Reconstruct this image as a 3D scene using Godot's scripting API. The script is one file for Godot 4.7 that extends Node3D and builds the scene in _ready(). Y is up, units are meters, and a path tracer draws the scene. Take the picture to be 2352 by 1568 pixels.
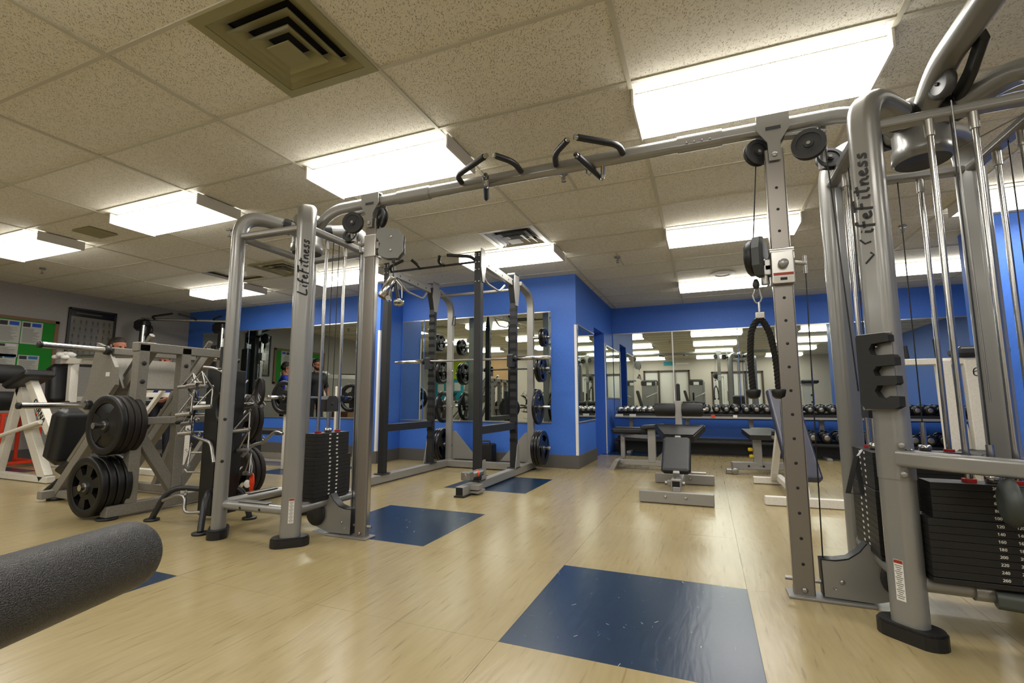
extends Node3D
# A gym built object by object. y is up, floor at y = 0, units are metres.
const H := 2.6534      # ceiling height
const XL := -8.05      # left wall
const XR := 6.4        # right wall
const ZW := -4.47      # back wall of the main room
const ZB := -7.25      # back wall of the free weight recess
const ZR := 4.9        # rear wall, behind the camera
const XC := -0.09      # side wall of the recess
const T := 0.6096      # ceiling module
const FT := 0.9144     # floor tile
var M := {}
var used := {}
var rng := RandomNumberGenerator.new()

class G:
	var v := PackedVector3Array()
	var n := PackedVector3Array()
	var uv := PackedVector2Array()
	var c := PackedColorArray()
	func t(a: Vector3, b: Vector3, d: Vector3, na: Vector3, nb: Vector3, nd: Vector3) -> void:
		if (b - a).cross(d - a).dot(na + nb + nd) > 0.0:
			v.push_back(a); v.push_back(d); v.push_back(b)
			n.push_back(na); n.push_back(nd); n.push_back(nb)
		else:
			v.push_back(a); v.push_back(b); v.push_back(d)
			n.push_back(na); n.push_back(nb); n.push_back(nd)
	func q(a: Vector3, b: Vector3, d: Vector3, e: Vector3, nn: Vector3) -> void:
		t(a, b, d, nn, nn, nn); t(a, d, e, nn, nn, nn)
	# flat print: a = top left, b = top right, d = bottom right, e = bottom left
	func print_quad(a: Vector3, b: Vector3, d: Vector3, e: Vector3, nn: Vector3) -> void:
		var fw := (b - a).cross(d - a).dot(nn) > 0.0
		var p := [a, b, d, a, d, e]; var u := [Vector2(0, 0), Vector2(1, 0), Vector2(1, 1), Vector2(0, 0), Vector2(1, 1), Vector2(0, 1)]
		if fw:
			p = [a, d, b, a, e, d]; u = [Vector2(0, 0), Vector2(1, 1), Vector2(1, 0), Vector2(0, 0), Vector2(0, 1), Vector2(1, 1)]
		for i in 6:
			v.push_back(p[i]); n.push_back(nn); uv.push_back(u[i])
	func box(o: Vector3, s: Vector3, bev := 0.0, bs := Basis.IDENTITY) -> G:
		var h := s * 0.5
		var b := minf(bev, minf(h.x, minf(h.y, h.z)) * 0.98)
		var ax := [Vector3(1, 0, 0), Vector3(0, 1, 0), Vector3(0, 0, 1)]
		for i in 3:
			var j := (i + 1) % 3; var k := (i + 2) % 3
			for sg in [-1.0, 1.0]:
				var f: Vector3 = ax[i] * sg * h[i]; var a1: Vector3 = ax[j] * (h[j] - b); var a2: Vector3 = ax[k] * (h[k] - b)
				q(o + bs * (f - a1 - a2), o + bs * (f + a1 - a2), o + bs * (f + a1 + a2), o + bs * (f - a1 + a2), bs * (ax[i] * sg))
				if b > 0.0:
					for s2 in [-1.0, 1.0]:
						var g1: Vector3 = ax[i] * sg * h[i] + ax[j] * s2 * (h[j] - b); var g2: Vector3 = ax[i] * sg * (h[i] - b) + ax[j] * s2 * h[j]
						var e: Vector3 = ax[k] * (h[k] - b); var ni: Vector3 = bs * (ax[i] * sg); var nj: Vector3 = bs * (ax[j] * s2)
						t(o + bs * (g1 - e), o + bs * (g1 + e), o + bs * (g2 + e), ni, ni, nj); t(o + bs * (g1 - e), o + bs * (g2 + e), o + bs * (g2 - e), ni, nj, nj)
		if b > 0.0:
			for sx in [-1.0, 1.0]:
				for sy in [-1.0, 1.0]:
					for sz in [-1.0, 1.0]:
						t(o + bs * Vector3(sx * h.x, sy * (h.y - b), sz * (h.z - b)), o + bs * Vector3(sx * (h.x - b), sy * h.y, sz * (h.z - b)), o + bs * Vector3(sx * (h.x - b), sy * (h.y - b), sz * h.z), bs * Vector3(sx, 0, 0), bs * Vector3(0, sy, 0), bs * Vector3(0, 0, sz))
		return self
	# a beam of rectangular section from a to b
	func beam(a: Vector3, b: Vector3, w: float, hh: float, up := Vector3.UP, bev := 0.006) -> G:
		var d := (b - a).normalized(); var u := up - d * up.dot(d)
		if u.length() < 0.01:
			u = Vector3.FORWARD - d * Vector3.FORWARD.dot(d)
		u = u.normalized()
		return box((a + b) * 0.5, Vector3(w, hh, a.distance_to(b)), bev, Basis(u.cross(d), u, d))
	static func circ(r: float, k := 14, r2 := -1.0) -> Array:
		var o := []
		var rb := r2 if r2 > 0.0 else r
		for i in k:
			var a := TAU * i / k
			o.append([Vector2(cos(a) * r, sin(a) * rb), Vector2(cos(a) / r, sin(a) / rb).normalized()])
		return o
	static func rrect(w: float, h: float, r: float, k := 3) -> Array:
		var o := []
		for ci in 4:
			var sx: float = [1.0, -1.0, -1.0, 1.0][ci]; var sy: float = [1.0, 1.0, -1.0, -1.0][ci]
			for i in k + 1:
				var a := PI / 2 * (ci + float(i) / k)
				var nn := Vector2(cos(a), sin(a))
				o.append([Vector2(sx * (w / 2 - r), sy * (h / 2 - r)) + nn * r, nn])
		return o
	static func fillet(p: Array, r: float, seg := 6) -> Array:
		var o := [p[0]]
		for i in range(1, p.size() - 1):
			var a: Vector3 = p[i - 1]; var b: Vector3 = p[i]; var d: Vector3 = p[i + 1]
			var l := minf(r, minf(a.distance_to(b), b.distance_to(d)) * 0.49)
			var s: Vector3 = b + (a - b).normalized() * l; var e: Vector3 = b + (d - b).normalized() * l
			for k in seg + 1:
				var u := float(k) / seg
				o.append(s.lerp(b, u).lerp(b.lerp(e, u), u))
		o.append(p[p.size() - 1])
		return o
	func sweep(path: Array, prof: Array, up := Vector3.UP, caps := true, closed := false, scales := []) -> G:
		var m := path.size(); var k := prof.size()
		var tan := []
		for i in m:
			var a: Vector3 = path[(i - 1 + m) % m] if closed else path[maxi(i - 1, 0)]
			var b: Vector3 = path[(i + 1) % m] if closed else path[mini(i + 1, m - 1)]
			tan.append((b - a).normalized())
		var t0: Vector3 = tan[0]
		var u: Vector3 = up - t0 * up.dot(t0)
		if u.length() < 0.02:
			u = Vector3(0.3, 0.1, 1) - t0 * Vector3(0.3, 0.1, 1).dot(t0)
		u = u.normalized()
		var rp := []; var rn := []
		for i in m:
			var tt: Vector3 = tan[i]
			u = (u - tt * u.dot(tt)).normalized()
			var w := tt.cross(u)
			var sc: float = scales[i] if scales.size() > i else 1.0
			var pp := PackedVector3Array(); var nn := PackedVector3Array()
			for j in k:
				pp.push_back(path[i] + w * prof[j][0].x * sc + u * prof[j][0].y * sc); nn.push_back(w * prof[j][1].x + u * prof[j][1].y)
			rp.append(pp); rn.append(nn)
		for i in (m if closed else m - 1):
			var i2 := (i + 1) % m
			for j in k:
				var j2 := (j + 1) % k
				t(rp[i][j], rp[i2][j], rp[i2][j2], rn[i][j], rn[i2][j], rn[i2][j2])
				t(rp[i][j], rp[i2][j2], rp[i][j2], rn[i][j], rn[i2][j2], rn[i][j2])
		if caps and not closed:
			for e in [0, m - 1]:
				var nn: Vector3 = -tan[0] if e == 0 else tan[m - 1]
				for j in k:
					t(path[e], rp[e][j], rp[e][(j + 1) % k], nn, nn, nn)
		return self
	func tube(path: Array, r: float, k := 12, up := Vector3.UP) -> G:
		return sweep(path, G.circ(r, k), up)
	func cyl(a: Vector3, b: Vector3, r: float, k := 16) -> G:
		return sweep([a, b], G.circ(r, k))
	# profile of (radius, height) pairs turned about axis through o
	func lathe(o: Vector3, axis: Vector3, prof: Array, k := 24) -> G:
		axis = axis.normalized()
		var x := axis.cross(Vector3(0.21, 0.37, 0.9)).normalized(); var y := axis.cross(x)
		var sn := []
		for i in prof.size() - 1:
			var d: Vector2 = prof[i + 1] - prof[i]
			sn.append(Vector2(d.y, -d.x).normalized())
		for i in prof.size() - 1:
			var na: Vector2 = sn[i]; var nb: Vector2 = sn[i]
			if i > 0 and sn[i - 1].dot(sn[i]) > 0.6: na = (sn[i - 1] + sn[i]).normalized()
			if i < sn.size() - 1 and sn[i + 1].dot(sn[i]) > 0.6: nb = (sn[i + 1] + sn[i]).normalized()
			for j in k:
				var a0 := TAU * j / k; var a1 := TAU * (j + 1) / k
				var d0 := x * cos(a0) + y * sin(a0); var d1 := x * cos(a1) + y * sin(a1)
				var p: Vector2 = prof[i]; var e: Vector2 = prof[i + 1]
				var A := o + d0 * p.x + axis * p.y; var B := o + d1 * p.x + axis * p.y; var C := o + d1 * e.x + axis * e.y; var D := o + d0 * e.x + axis * e.y
				var nA := d0 * na.x + axis * na.y; var nB := d1 * na.x + axis * na.y; var nC := d1 * nb.x + axis * nb.y; var nD := d0 * nb.x + axis * nb.y
				if p.x > 0.00001: t(A, B, C, nA, nB, nC)
				if e.x > 0.00001: t(A, C, D, nA, nC, nD)
		return self
	func disc(a: Vector3, b: Vector3, r: float, bev := 0.004, k := 24) -> G:
		var l := a.distance_to(b)
		return lathe(a, b - a, [Vector2(0, 0), Vector2(r - bev, 0), Vector2(r, bev), Vector2(r, l - bev), Vector2(r - bev, l), Vector2(0, l)], k)
	func ball(o: Vector3, r: Vector3, k := 12) -> G:
		for i in k:
			for j in k * 2:
				var f := func(a: float, b: float) -> Vector3: return Vector3(sin(a) * cos(b), cos(a), sin(a) * sin(b))
				var p0: Vector3 = f.call(PI * i / k, PI * j / k); var p1: Vector3 = f.call(PI * (i + 1) / k, PI * j / k); var p2: Vector3 = f.call(PI * (i + 1) / k, PI * (j + 1) / k); var p3: Vector3 = f.call(PI * i / k, PI * (j + 1) / k)
				if i < k - 1: t(o + p0 * r, o + p1 * r, o + p2 * r, (p0 / r).normalized(), (p1 / r).normalized(), (p2 / r).normalized())
				if i > 0: t(o + p0 * r, o + p2 * r, o + p3 * r, (p0 / r).normalized(), (p2 / r).normalized(), (p3 / r).normalized())
		return self
	# polygon in the plane of ux, uy, given thickness along their normal
	func slab(poly: Array, o: Vector3, ux: Vector3, uy: Vector3, th: float) -> G:
		var w := ux.cross(uy).normalized() * th * 0.5
		var pp := PackedVector2Array(poly)
		var idx := Geometry2D.triangulate_polygon(pp)
		var P := func(i: int) -> Vector3: return o + ux * pp[i].x + uy * pp[i].y
		for s in [-1.0, 1.0]:
			var nn: Vector3 = w.normalized() * s
			for i in range(0, idx.size(), 3):
				t(P.call(idx[i]) + w * s, P.call(idx[i + 1]) + w * s, P.call(idx[i + 2]) + w * s, nn, nn, nn)
		var area := 0.0
		for i in pp.size():
			area += pp[i].cross(pp[(i + 1) % pp.size()])
		for i in pp.size():
			var j := (i + 1) % pp.size()
			var d := pp[j] - pp[i]
			var n2 := Vector2(d.y, -d.x).normalized() * signf(area)
			q(P.call(i) - w, P.call(j) - w, P.call(j) + w, P.call(i) + w, ux * n2.x + uy * n2.y)
		return self
	func mesh(m: Material) -> ArrayMesh:
		var a := []
		a.resize(Mesh.ARRAY_MAX)
		a[Mesh.ARRAY_VERTEX] = v; a[Mesh.ARRAY_NORMAL] = n
		if uv.size() == v.size(): a[Mesh.ARRAY_TEX_UV] = uv
		if c.size() == v.size(): a[Mesh.ARRAY_COLOR] = c
		var o := ArrayMesh.new()
		o.add_surface_from_arrays(Mesh.PRIMITIVE_TRIANGLES, a)
		o.surface_set_material(0, m)
		return o

func numbered(nm: String) -> String:
	if not used.has(nm):
		used[nm] = 0
		return nm
	used[nm] += 1
	return "%s_%03d" % [nm, used[nm]]

# a top-level thing standing at its base; its parts are children
func thing(nm: String, label: String, category: String, at := Vector3.ZERO, group := "") -> Node3D:
	var o := Node3D.new()
	o.name = numbered(nm); add_child(o); o.position = at
	o.set_meta("label", label); o.set_meta("category", category)
	if group: o.set_meta("group", group)
	return o

func put(p: Node3D, nm: String, mesh: Mesh, label := "") -> MeshInstance3D:
	var o := MeshInstance3D.new()
	o.name = nm; o.mesh = mesh
	p.add_child(o, true)
	if label: o.set_meta("label", label)
	return o

# a part whose shape was written in room coordinates
func part(p: Node3D, nm: String, g: G, m: Material, label := "") -> MeshInstance3D:
	var o := put(p, nm, g.mesh(m), label)
	var acc := Vector3.ZERO
	var q: Node3D = p
	while q != self and q != null:
		acc += q.position
		q = q.get_parent() as Node3D
	o.position = -acc
	return o

func solo(nm: String, g: G, m: Material, label: String, category: String, group := "") -> MeshInstance3D:
	var o := MeshInstance3D.new()
	o.name = numbered(nm); o.mesh = g.mesh(m); add_child(o)
	o.set_meta("label", label); o.set_meta("category", category)
	if group: o.set_meta("group", group)
	return o

func struct(nm: String, g: G, m: Material, p: Node3D = self) -> MeshInstance3D:
	var o := MeshInstance3D.new()
	o.name = nm; o.mesh = g.mesh(m); p.add_child(o, true)
	if p == self: o.set_meta("kind", "structure")
	return o

func copy(o: Node3D, at: Transform3D, label := "", group := "") -> Node3D:
	var r: Node3D = o.duplicate()
	r.name = numbered(String(o.name).get_slice("_0", 0)); add_child(r); r.transform = at
	if label: r.set_meta("label", label)
	if group: r.set_meta("group", group)
	return r

func mat(col: Color, rough := 0.5, metal := 0.0) -> StandardMaterial3D:
	var m := StandardMaterial3D.new()
	m.albedo_color = col; m.roughness = rough; m.metallic = metal
	return m

func tex(img: Image) -> ImageTexture:
	return ImageTexture.create_from_image(img)

# triplanar noise relief and tone on top of a plain colour
func grain(m: StandardMaterial3D, sc: float, lo: Color, hi: Color, bump := 0.0, fr := 0.05, seed_ := 1) -> StandardMaterial3D:
	var fn := FastNoiseLite.new()
	fn.seed = seed_; fn.frequency = fr; fn.noise_type = FastNoiseLite.TYPE_SIMPLEX_SMOOTH; fn.fractal_octaves = 4
	var im := fn.get_seamless_image(256, 256)
	var o := Image.create(256, 256, false, Image.FORMAT_RGB8)
	for y in 256:
		for x in 256:
			o.set_pixel(x, y, lo.lerp(hi, im.get_pixel(x, y).r))
	m.albedo_color = Color.WHITE
	m.albedo_texture = tex(o)
	m.uv1_triplanar = true; m.uv1_world_triplanar = true
	m.uv1_scale = Vector3.ONE / sc
	if bump > 0.0:
		m.heightmap_enabled = true; m.heightmap_scale = bump; m.heightmap_texture = tex(im)
	return m

func _ready() -> void:
	rng.seed = 20
	var cam := Camera3D.new()
	cam.name = "camera"; add_child(cam)
	cam.position = Vector3(1.5391, 0.9096, 1.9116)
	cam.rotation = Vector3(0.12185, 0.38454, -0.00035)
	cam.fov = 71.05; cam.near = 0.02; cam.current = true
	var we := WorldEnvironment.new()
	we.name = "environment"
	var env := Environment.new()
	env.background_mode = Environment.BG_COLOR
	env.background_color = Color(0.55, 0.66, 0.85)
	env.background_energy_multiplier = 1.2
	env.tonemap_mode = Environment.TONE_MAPPER_LINEAR
	env.tonemap_exposure = 1.0
	env.sdfgi_enabled = true; env.ssao_enabled = true; env.ssil_enabled = true
	we.environment = env
	add_child(we)
	materials()
	print("materials")
	room()
	ceiling_fittings()
	print("room")
	mirrors()
	wall_things()
	cable_station()
	print("station")
	attachments()
	power_rack()
	print("rack")
	leg_press()
	attachment_tree()
	weights_recess()
	print("recess")
	left_background()
	rear_room()
	foreground_pad()
	print("people")
	people()
	print("done")

func materials() -> void:
	M.blue = grain(mat(Color.WHITE, 0.55), 0.9, Color(0.205, 0.395, 0.74), Color(0.225, 0.42, 0.77), 0.02, 0.08, 3)
	M.grey_wall = grain(mat(Color.WHITE, 0.7), 0.9, Color(0.56, 0.545, 0.525), Color(0.59, 0.575, 0.555), 0.03, 0.08, 4)
	M.cream_wall = grain(mat(Color.WHITE, 0.7), 0.9, Color(0.70, 0.67, 0.62), Color(0.73, 0.70, 0.65), 0.03, 0.08, 5)
	M.rubber_base = mat(Color(0.33, 0.32, 0.31), 0.5)
	M.silver = mat(Color(0.53, 0.525, 0.51), 0.34, 0.42)
	M.silver.clearcoat_enabled = true; M.silver.clearcoat = 0.4; M.silver.clearcoat_roughness = 0.12
	M.alu = mat(Color(0.72, 0.71, 0.69), 0.3, 0.85)
	M.rail = mat(Color(0.52, 0.50, 0.475), 0.36, 0.7)
	M.chrome = mat(Color(0.74, 0.735, 0.725), 0.17, 1.0)
	M.steel = mat(Color(0.60, 0.59, 0.575), 0.34, 0.9)
	M.rack_silver = mat(Color(0.56, 0.55, 0.53), 0.42, 0.4)
	M.press_grey = grain(mat(Color.WHITE, 0.5, 0.25), 0.3, Color(0.48, 0.465, 0.43), Color(0.54, 0.52, 0.485), 0.0, 0.05, 8)
	M.rack_black = mat(Color(0.14, 0.14, 0.145), 0.42, 0.2)
	M.black = mat(Color(0.055, 0.055, 0.055), 0.45)
	M.plastic = mat(Color(0.11, 0.11, 0.11), 0.5)
	M.stack = mat(Color(0.09, 0.09, 0.088), 0.5, 0.2)
	M.foam = grain(mat(Color.WHITE, 0.62), 0.05, Color(0.045, 0.045, 0.045), Color(0.07, 0.07, 0.07), 0.05, 0.12, 9)
	M.iron = grain(mat(Color.WHITE, 0.42, 0.3), 0.06, Color(0.055, 0.055, 0.052), Color(0.09, 0.085, 0.08), 0.04, 0.08, 10)
	M.urethane = mat(Color(0.04, 0.04, 0.045), 0.28)
	M.rust_iron = grain(mat(Color.WHITE, 0.6, 0.2), 0.09, Color(0.07, 0.055, 0.045), Color(0.15, 0.105, 0.08), 0.04, 0.06, 12)
	M.vinyl = grain(mat(Color.WHITE, 0.42), 0.06, Color(0.075, 0.075, 0.078), Color(0.10, 0.10, 0.105), 0.06, 0.1, 11)
	M.vinyl_blue = grain(mat(Color.WHITE, 0.4), 0.08, Color(0.16, 0.16, 0.21), Color(0.22, 0.22, 0.28), 0.06, 0.1, 13)
	M.leather = grain(mat(Color.WHITE, 0.40), 0.11, Color(0.085, 0.078, 0.076), Color(0.14, 0.13, 0.125), 0.55, 0.11, 14)
	M.white_paint = grain(mat(Color.WHITE, 0.45), 0.35, Color(0.80, 0.78, 0.73), Color(0.87, 0.85, 0.81), 0.0, 0.06, 15)
	M.white = mat(Color(0.86, 0.85, 0.83), 0.5)
	M.paper = mat(Color(0.80, 0.79, 0.76), 0.8)
	M.label = mat(Color(0.82, 0.81, 0.78), 0.6)
	M.ink = mat(Color(0.05, 0.05, 0.05), 0.6)
	M.orange = mat(Color(0.80, 0.20, 0.03), 0.5)
	M.red = mat(Color(0.6, 0.06, 0.06), 0.5)
	M.yellow = mat(Color(0.85, 0.72, 0.1), 0.5)
	M.teal = mat(Color(0.12, 0.55, 0.60), 0.6)
	M.brown = mat(Color(0.25, 0.19, 0.15), 0.6)
	M.tan = mat(Color(0.62, 0.49, 0.33), 0.7)
	M.lime = mat(Color(0.62, 0.72, 0.12), 0.7)
	M.leaf = mat(Color(0.08, 0.22, 0.05), 0.6)
	M.fixture = mat(Color(0.80, 0.78, 0.74), 0.5)
	M.grid = mat(Color(0.72, 0.70, 0.63), 0.5)
	M.diffuser = mat(Color(0.55, 0.53, 0.38), 0.5, 0.1)
	M.diffuser_bare = mat(Color(0.72, 0.70, 0.66), 0.35, 0.6)
	M.duct = mat(Color(0.05, 0.05, 0.05), 0.9)
	M.cardboard = mat(Color(0.42, 0.31, 0.20), 0.8)
	M.mirror = mat(Color(0.84, 0.87, 0.84), 0.015, 1.0)
	M.mirror.metallic_specular = 0.5
	M.lens = mat(Color(0.95, 0.95, 0.93), 0.4)
	M.lens.emission_enabled = true; M.lens.emission = Color(1.0, 0.99, 0.965); M.lens.emission_energy_multiplier = 8.0
	M.glass = mat(Color(0.7, 0.8, 0.9, 0.15), 0.05)
	M.glass.transparency = BaseMaterial3D.TRANSPARENCY_ALPHA
	# acoustic tiles: off-white mineral fibre with small dark fissures
	var im := Image.create(1024, 1024, false, Image.FORMAT_RGB8)
	var hm := Image.create(1024, 1024, false, Image.FORMAT_L8)
	hm.fill(Color.WHITE)
	var fn := FastNoiseLite.new(); fn.frequency = 0.012; fn.seed = 5
	for y in 1024:
		for x in 1024:
			var k := 0.85 + 0.02 * fn.get_noise_2d(x, y)
			im.set_pixel(x, y, Color(k, k * 0.98, k * 0.915))
	var r := RandomNumberGenerator.new(); r.seed = 77
	for i in 2600:
		var p := Vector2(r.randf() * 1024, r.randf() * 1024); var a := r.randfn(0.9, 0.5); var l := r.randf_range(3.0, 20.0)
		var wd := r.randf_range(1.5, 4.6)
		for s in int(l * 2.0):
			var qq := p + Vector2(cos(a), sin(a)) * s * 0.5
			for dx in int(ceil(wd * (1.0 - absf(s / l - 1.0) * 0.6))):
				var px := Vector2i(posmod(int(qq.x) + dx, 1024), posmod(int(qq.y), 1024))
				im.set_pixel(px.x, px.y, Color(0.50, 0.46, 0.375)); hm.set_pixel(px.x, px.y, Color(0.2, 0.2, 0.2))
	for i in 14000:
		var px := Vector2i(r.randi() % 1024, r.randi() % 1024)
		im.set_pixel(px.x, px.y, Color(0.58, 0.54, 0.45)); hm.set_pixel(px.x, px.y, Color(0.5, 0.5, 0.5))
	im.generate_mipmaps(); hm.generate_mipmaps()
	M.tile = mat(Color.WHITE, 0.85)
	M.tile.albedo_texture = tex(im); M.tile.heightmap_enabled = true; M.tile.heightmap_texture = tex(hm); M.tile.heightmap_scale = 0.15
	M.tile.uv1_triplanar = true; M.tile.uv1_world_triplanar = true; M.tile.uv1_scale = Vector3.ONE / 0.62
	# sheet vinyl, marbled in streaks along z
	var ff := FastNoiseLite.new(); ff.frequency = 0.02; ff.fractal_octaves = 4; ff.seed = 12
	var fl := Image.create(1024, 1024, false, Image.FORMAT_RGB8)
	var fh := Image.create(1024, 1024, false, Image.FORMAT_L8)
	var fs := FastNoiseLite.new(); fs.frequency = 0.035; fs.fractal_octaves = 3; fs.seed = 21
	for y in 1024:
		for x in 1024:
			var a := TAU * x / 1024.0; var b := TAU * y / 1024.0
			var k := ff.get_noise_3d(cos(a) * 420.0, sin(a) * 420.0, cos(b) * 40.0 + sin(b) * 25.0)
			var k2 := fs.get_noise_3d(cos(a) * 160.0, sin(a) * 160.0 + cos(b) * 30.0, sin(b) * 30.0)
			var tone := 0.5 + 0.22 * k + 0.25 * k2
			var col := Color(0.55, 0.49, 0.345).lerp(Color(0.63, 0.57, 0.415), clampf(tone, 0, 1))
			if k < -0.40: col = col.lerp(Color(0.42, 0.35, 0.24), clampf((-0.40 - k) * 2.0, 0, 0.35))
			fl.set_pixel(x, y, col); var hv := 0.5 + 0.5 * k2; fh.set_pixel(x, y, Color(hv, hv, hv))
	fl.generate_mipmaps(); fh.generate_mipmaps()
	M.floor = mat(Color.WHITE, 0.25)
	M.floor.albedo_texture = tex(fl); M.floor.uv1_triplanar = true; M.floor.uv1_world_triplanar = true; M.floor.uv1_scale = Vector3.ONE / 1.37
	M.floor.heightmap_enabled = true; M.floor.heightmap_texture = tex(fh); M.floor.heightmap_scale = 0.06
	# blue tiles with pale scratches
	var bl := Image.create(1024, 1024, false, Image.FORMAT_RGB8)
	for y in 1024:
		for x in 1024:
			var k := ff.get_noise_2d(x * 0.8, y * 0.8) * 0.5 + fs.get_noise_2d(x * 2.0, y * 2.0) * 0.35
			bl.set_pixel(x, y, Color(0.055, 0.14, 0.23).lerp(Color(0.085, 0.185, 0.29), clampf(0.5 + k, 0, 1)))
	for i in 130:
		var p := Vector2(r.randf() * 1024, r.randf() * 1024); var a := r.randfn(1.5, 0.5); var l := r.randf_range(2, 22); var w := r.randi_range(1, 3)
		var cc := Color(0.22, 0.31, 0.42) if i % 3 else Color(0.62, 0.66, 0.68)
		for s in int(l):
			var qq := p + Vector2(cos(a), sin(a)) * s
			for dx in w:
				var px := Vector2i(int(qq.x) + dx, int(qq.y)).clamp(Vector2i.ZERO, Vector2i(1023, 1023))
				bl.set_pixel(px.x, px.y, cc)
	bl.generate_mipmaps()
	M.blue_tile = mat(Color.WHITE, 0.27)
	M.blue_tile.albedo_texture = tex(bl); M.blue_tile.uv1_triplanar = true; M.blue_tile.uv1_world_triplanar = true; M.blue_tile.uv1_scale = Vector3.ONE / 1.21
	M.blue_tile.heightmap_enabled = true; M.blue_tile.heightmap_texture = M.floor.heightmap_texture; M.blue_tile.heightmap_scale = 0.05

func room() -> void:
	# floor: a slab with 3 ft vinyl tiles laid on it
	var fo := struct("floor", G.new().box(Vector3((XL + XR) / 2, -0.06, (ZB + ZR) / 2), Vector3(XR - XL + 0.6, 0.10, ZR - ZB + 0.6)), M.rubber_base)
	var blue := [[1, 0], [-1, 1], [-1, 3], [-2, -1], [-4, 3], [-8, 1], [0, 7], [4, -2], [2, -3], [-4, -3]]
	for i in range(-9, 8):
		for j in range(-6, 9):
			var x0 := maxf(-0.152 + FT * i, XL); var x1 := minf(-0.152 + FT * (i + 1), XR)
			var z1 := minf(0.133 - FT * j, ZR); var z0 := maxf(0.133 - FT * (j + 1), ZB if x1 > 0.2 else (ZW if x1 < XC else ZB))
			if x1 - x0 < 0.02 or z1 - z0 < 0.02: continue
			var b := [i, j] in blue
			struct("tile", G.new().box(Vector3((x0 + x1) / 2, -0.006, (z0 + z1) / 2), Vector3(x1 - x0 - 0.0012, 0.012, z1 - z0 - 0.0012)), M.blue_tile if b else M.floor, fo)
	# walls, each with thickness
	struct("wall_left", G.new().box(Vector3(XL - 0.1, H / 2, (ZW + ZR) / 2), Vector3(0.2, H + 0.2, ZR - ZW + 0.4)), M.grey_wall)
	struct("wall_back", G.new().box(Vector3((XL + XC) / 2 - 0.1, H / 2, ZW - 0.1), Vector3(XC - XL + 0.2, H + 0.2, 0.2)), M.blue)
	var side := G.new()
	side.box(Vector3(XC - 0.1, H / 2, (ZW - 0.2 - 5.6) / 2), Vector3(0.2, H + 0.2, 5.6 - 0.2 + ZW))
	side.box(Vector3(XC - 0.1, H / 2, (-6.42 + ZB) / 2), Vector3(0.2, H + 0.2, -6.42 - ZB))
	side.box(Vector3(XC - 0.1, (H + 2.07) / 2 + 0.05, -6.01), Vector3(0.2, H - 2.07 + 0.1, 0.82))
	struct("wall_side", side, M.blue)
	struct("door_1", G.new().box(Vector3(XC - 0.23, 1.04, -6.01), Vector3(0.05, 2.1, 0.86)), M.blue)
	struct("wall_recess", G.new().box(Vector3((XC + XR) / 2, H / 2, ZB - 0.1), Vector3(XR - XC + 0.6, H + 0.2, 0.2)), M.blue)
	struct("wall_right", G.new().box(Vector3(XR + 0.1, H / 2, (ZB + ZR) / 2), Vector3(0.2, H + 0.2, ZR - ZB + 0.4)), M.blue)
	struct("wall_pilaster", G.new().box(Vector3(-3.105, H / 2, (ZW - 3.9) / 2), Vector3(0.33, H, -3.9 - ZW)), M.blue)
	struct("wall_pier", G.new().box(Vector3(4.49, H / 2, -4.16), Vector3(0.76, H, 0.62)), M.blue)
	# rear wall with two window openings
	var rw := G.new()
	var wins := [[-0.95, 0.92, 0.45, 2.16], [1.75, 3.65, 0.45, 2.06]]
	var xs := [XL - 0.2, -0.95, 0.92, 1.75, 3.65, XR + 0.2]
	for i in [0, 2, 4]:
		rw.box(Vector3((xs[i] + xs[i + 1]) / 2, H / 2, ZR + 0.1), Vector3(xs[i + 1] - xs[i], H + 0.2, 0.2))
	for w in wins:
		rw.box(Vector3((w[0] + w[1]) / 2, w[2] / 2, ZR + 0.1), Vector3(w[1] - w[0], w[2], 0.2))
		rw.box(Vector3((w[0] + w[1]) / 2, (w[3] + H) / 2 + 0.05, ZR + 0.1), Vector3(w[1] - w[0], H - w[3] + 0.1, 0.2))
	struct("wall_rear", rw, M.cream_wall)
	for k in 2:
		var w: Array = wins[k]
		var f := G.new()
		for x in [w[0] + 0.03, w[1] - 0.03, lerpf(w[0], w[1], 1.0 / 3), lerpf(w[0], w[1], 2.0 / 3)]:
			f.box(Vector3(x, (w[2] + w[3]) / 2, ZR + 0.03), Vector3(0.07, w[3] - w[2], 0.1))
		for y in [w[2] + 0.03, w[3] - 0.03]:
			f.box(Vector3((w[0] + w[1]) / 2, y, ZR + 0.03), Vector3(w[1] - w[0], 0.06, 0.1))
		var wo := struct("window_%d" % (k + 1), f, M.brown)
		for i in 3:
			var xa := lerpf(w[0], w[1], i / 3.0); var xb := lerpf(w[0], w[1], (i + 1) / 3.0)
			struct("pane", G.new().box(Vector3((xa + xb) / 2, (w[2] + w[3]) / 2, ZR + 0.09), Vector3(xb - xa, w[3] - w[2], 0.006)), M.glass, wo)
			struct("blind", G.new().box(Vector3((xa + xb) / 2, (w[2] + w[3]) / 2 + (0.0 if k == 0 else 0.12), ZR + 0.06), Vector3(xb - xa - 0.06, w[3] - w[2] - (0.0 if k == 0 else 0.3), 0.004)), M.paper, wo)
	# baseboards of grey rubber
	var bh := 0.175
	struct("baseboard_back", G.new().box(Vector3((XL - 3.27) / 2, bh / 2, ZW + 0.008), Vector3(-3.27 - XL, bh, 0.016), 0.004), M.rubber_base)
	struct("baseboard_alcove", G.new().box(Vector3((-2.94 + XC) / 2, bh / 2, ZW + 0.008), Vector3(XC + 2.94 + 0.032, bh, 0.016), 0.004), M.rubber_base)
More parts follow.
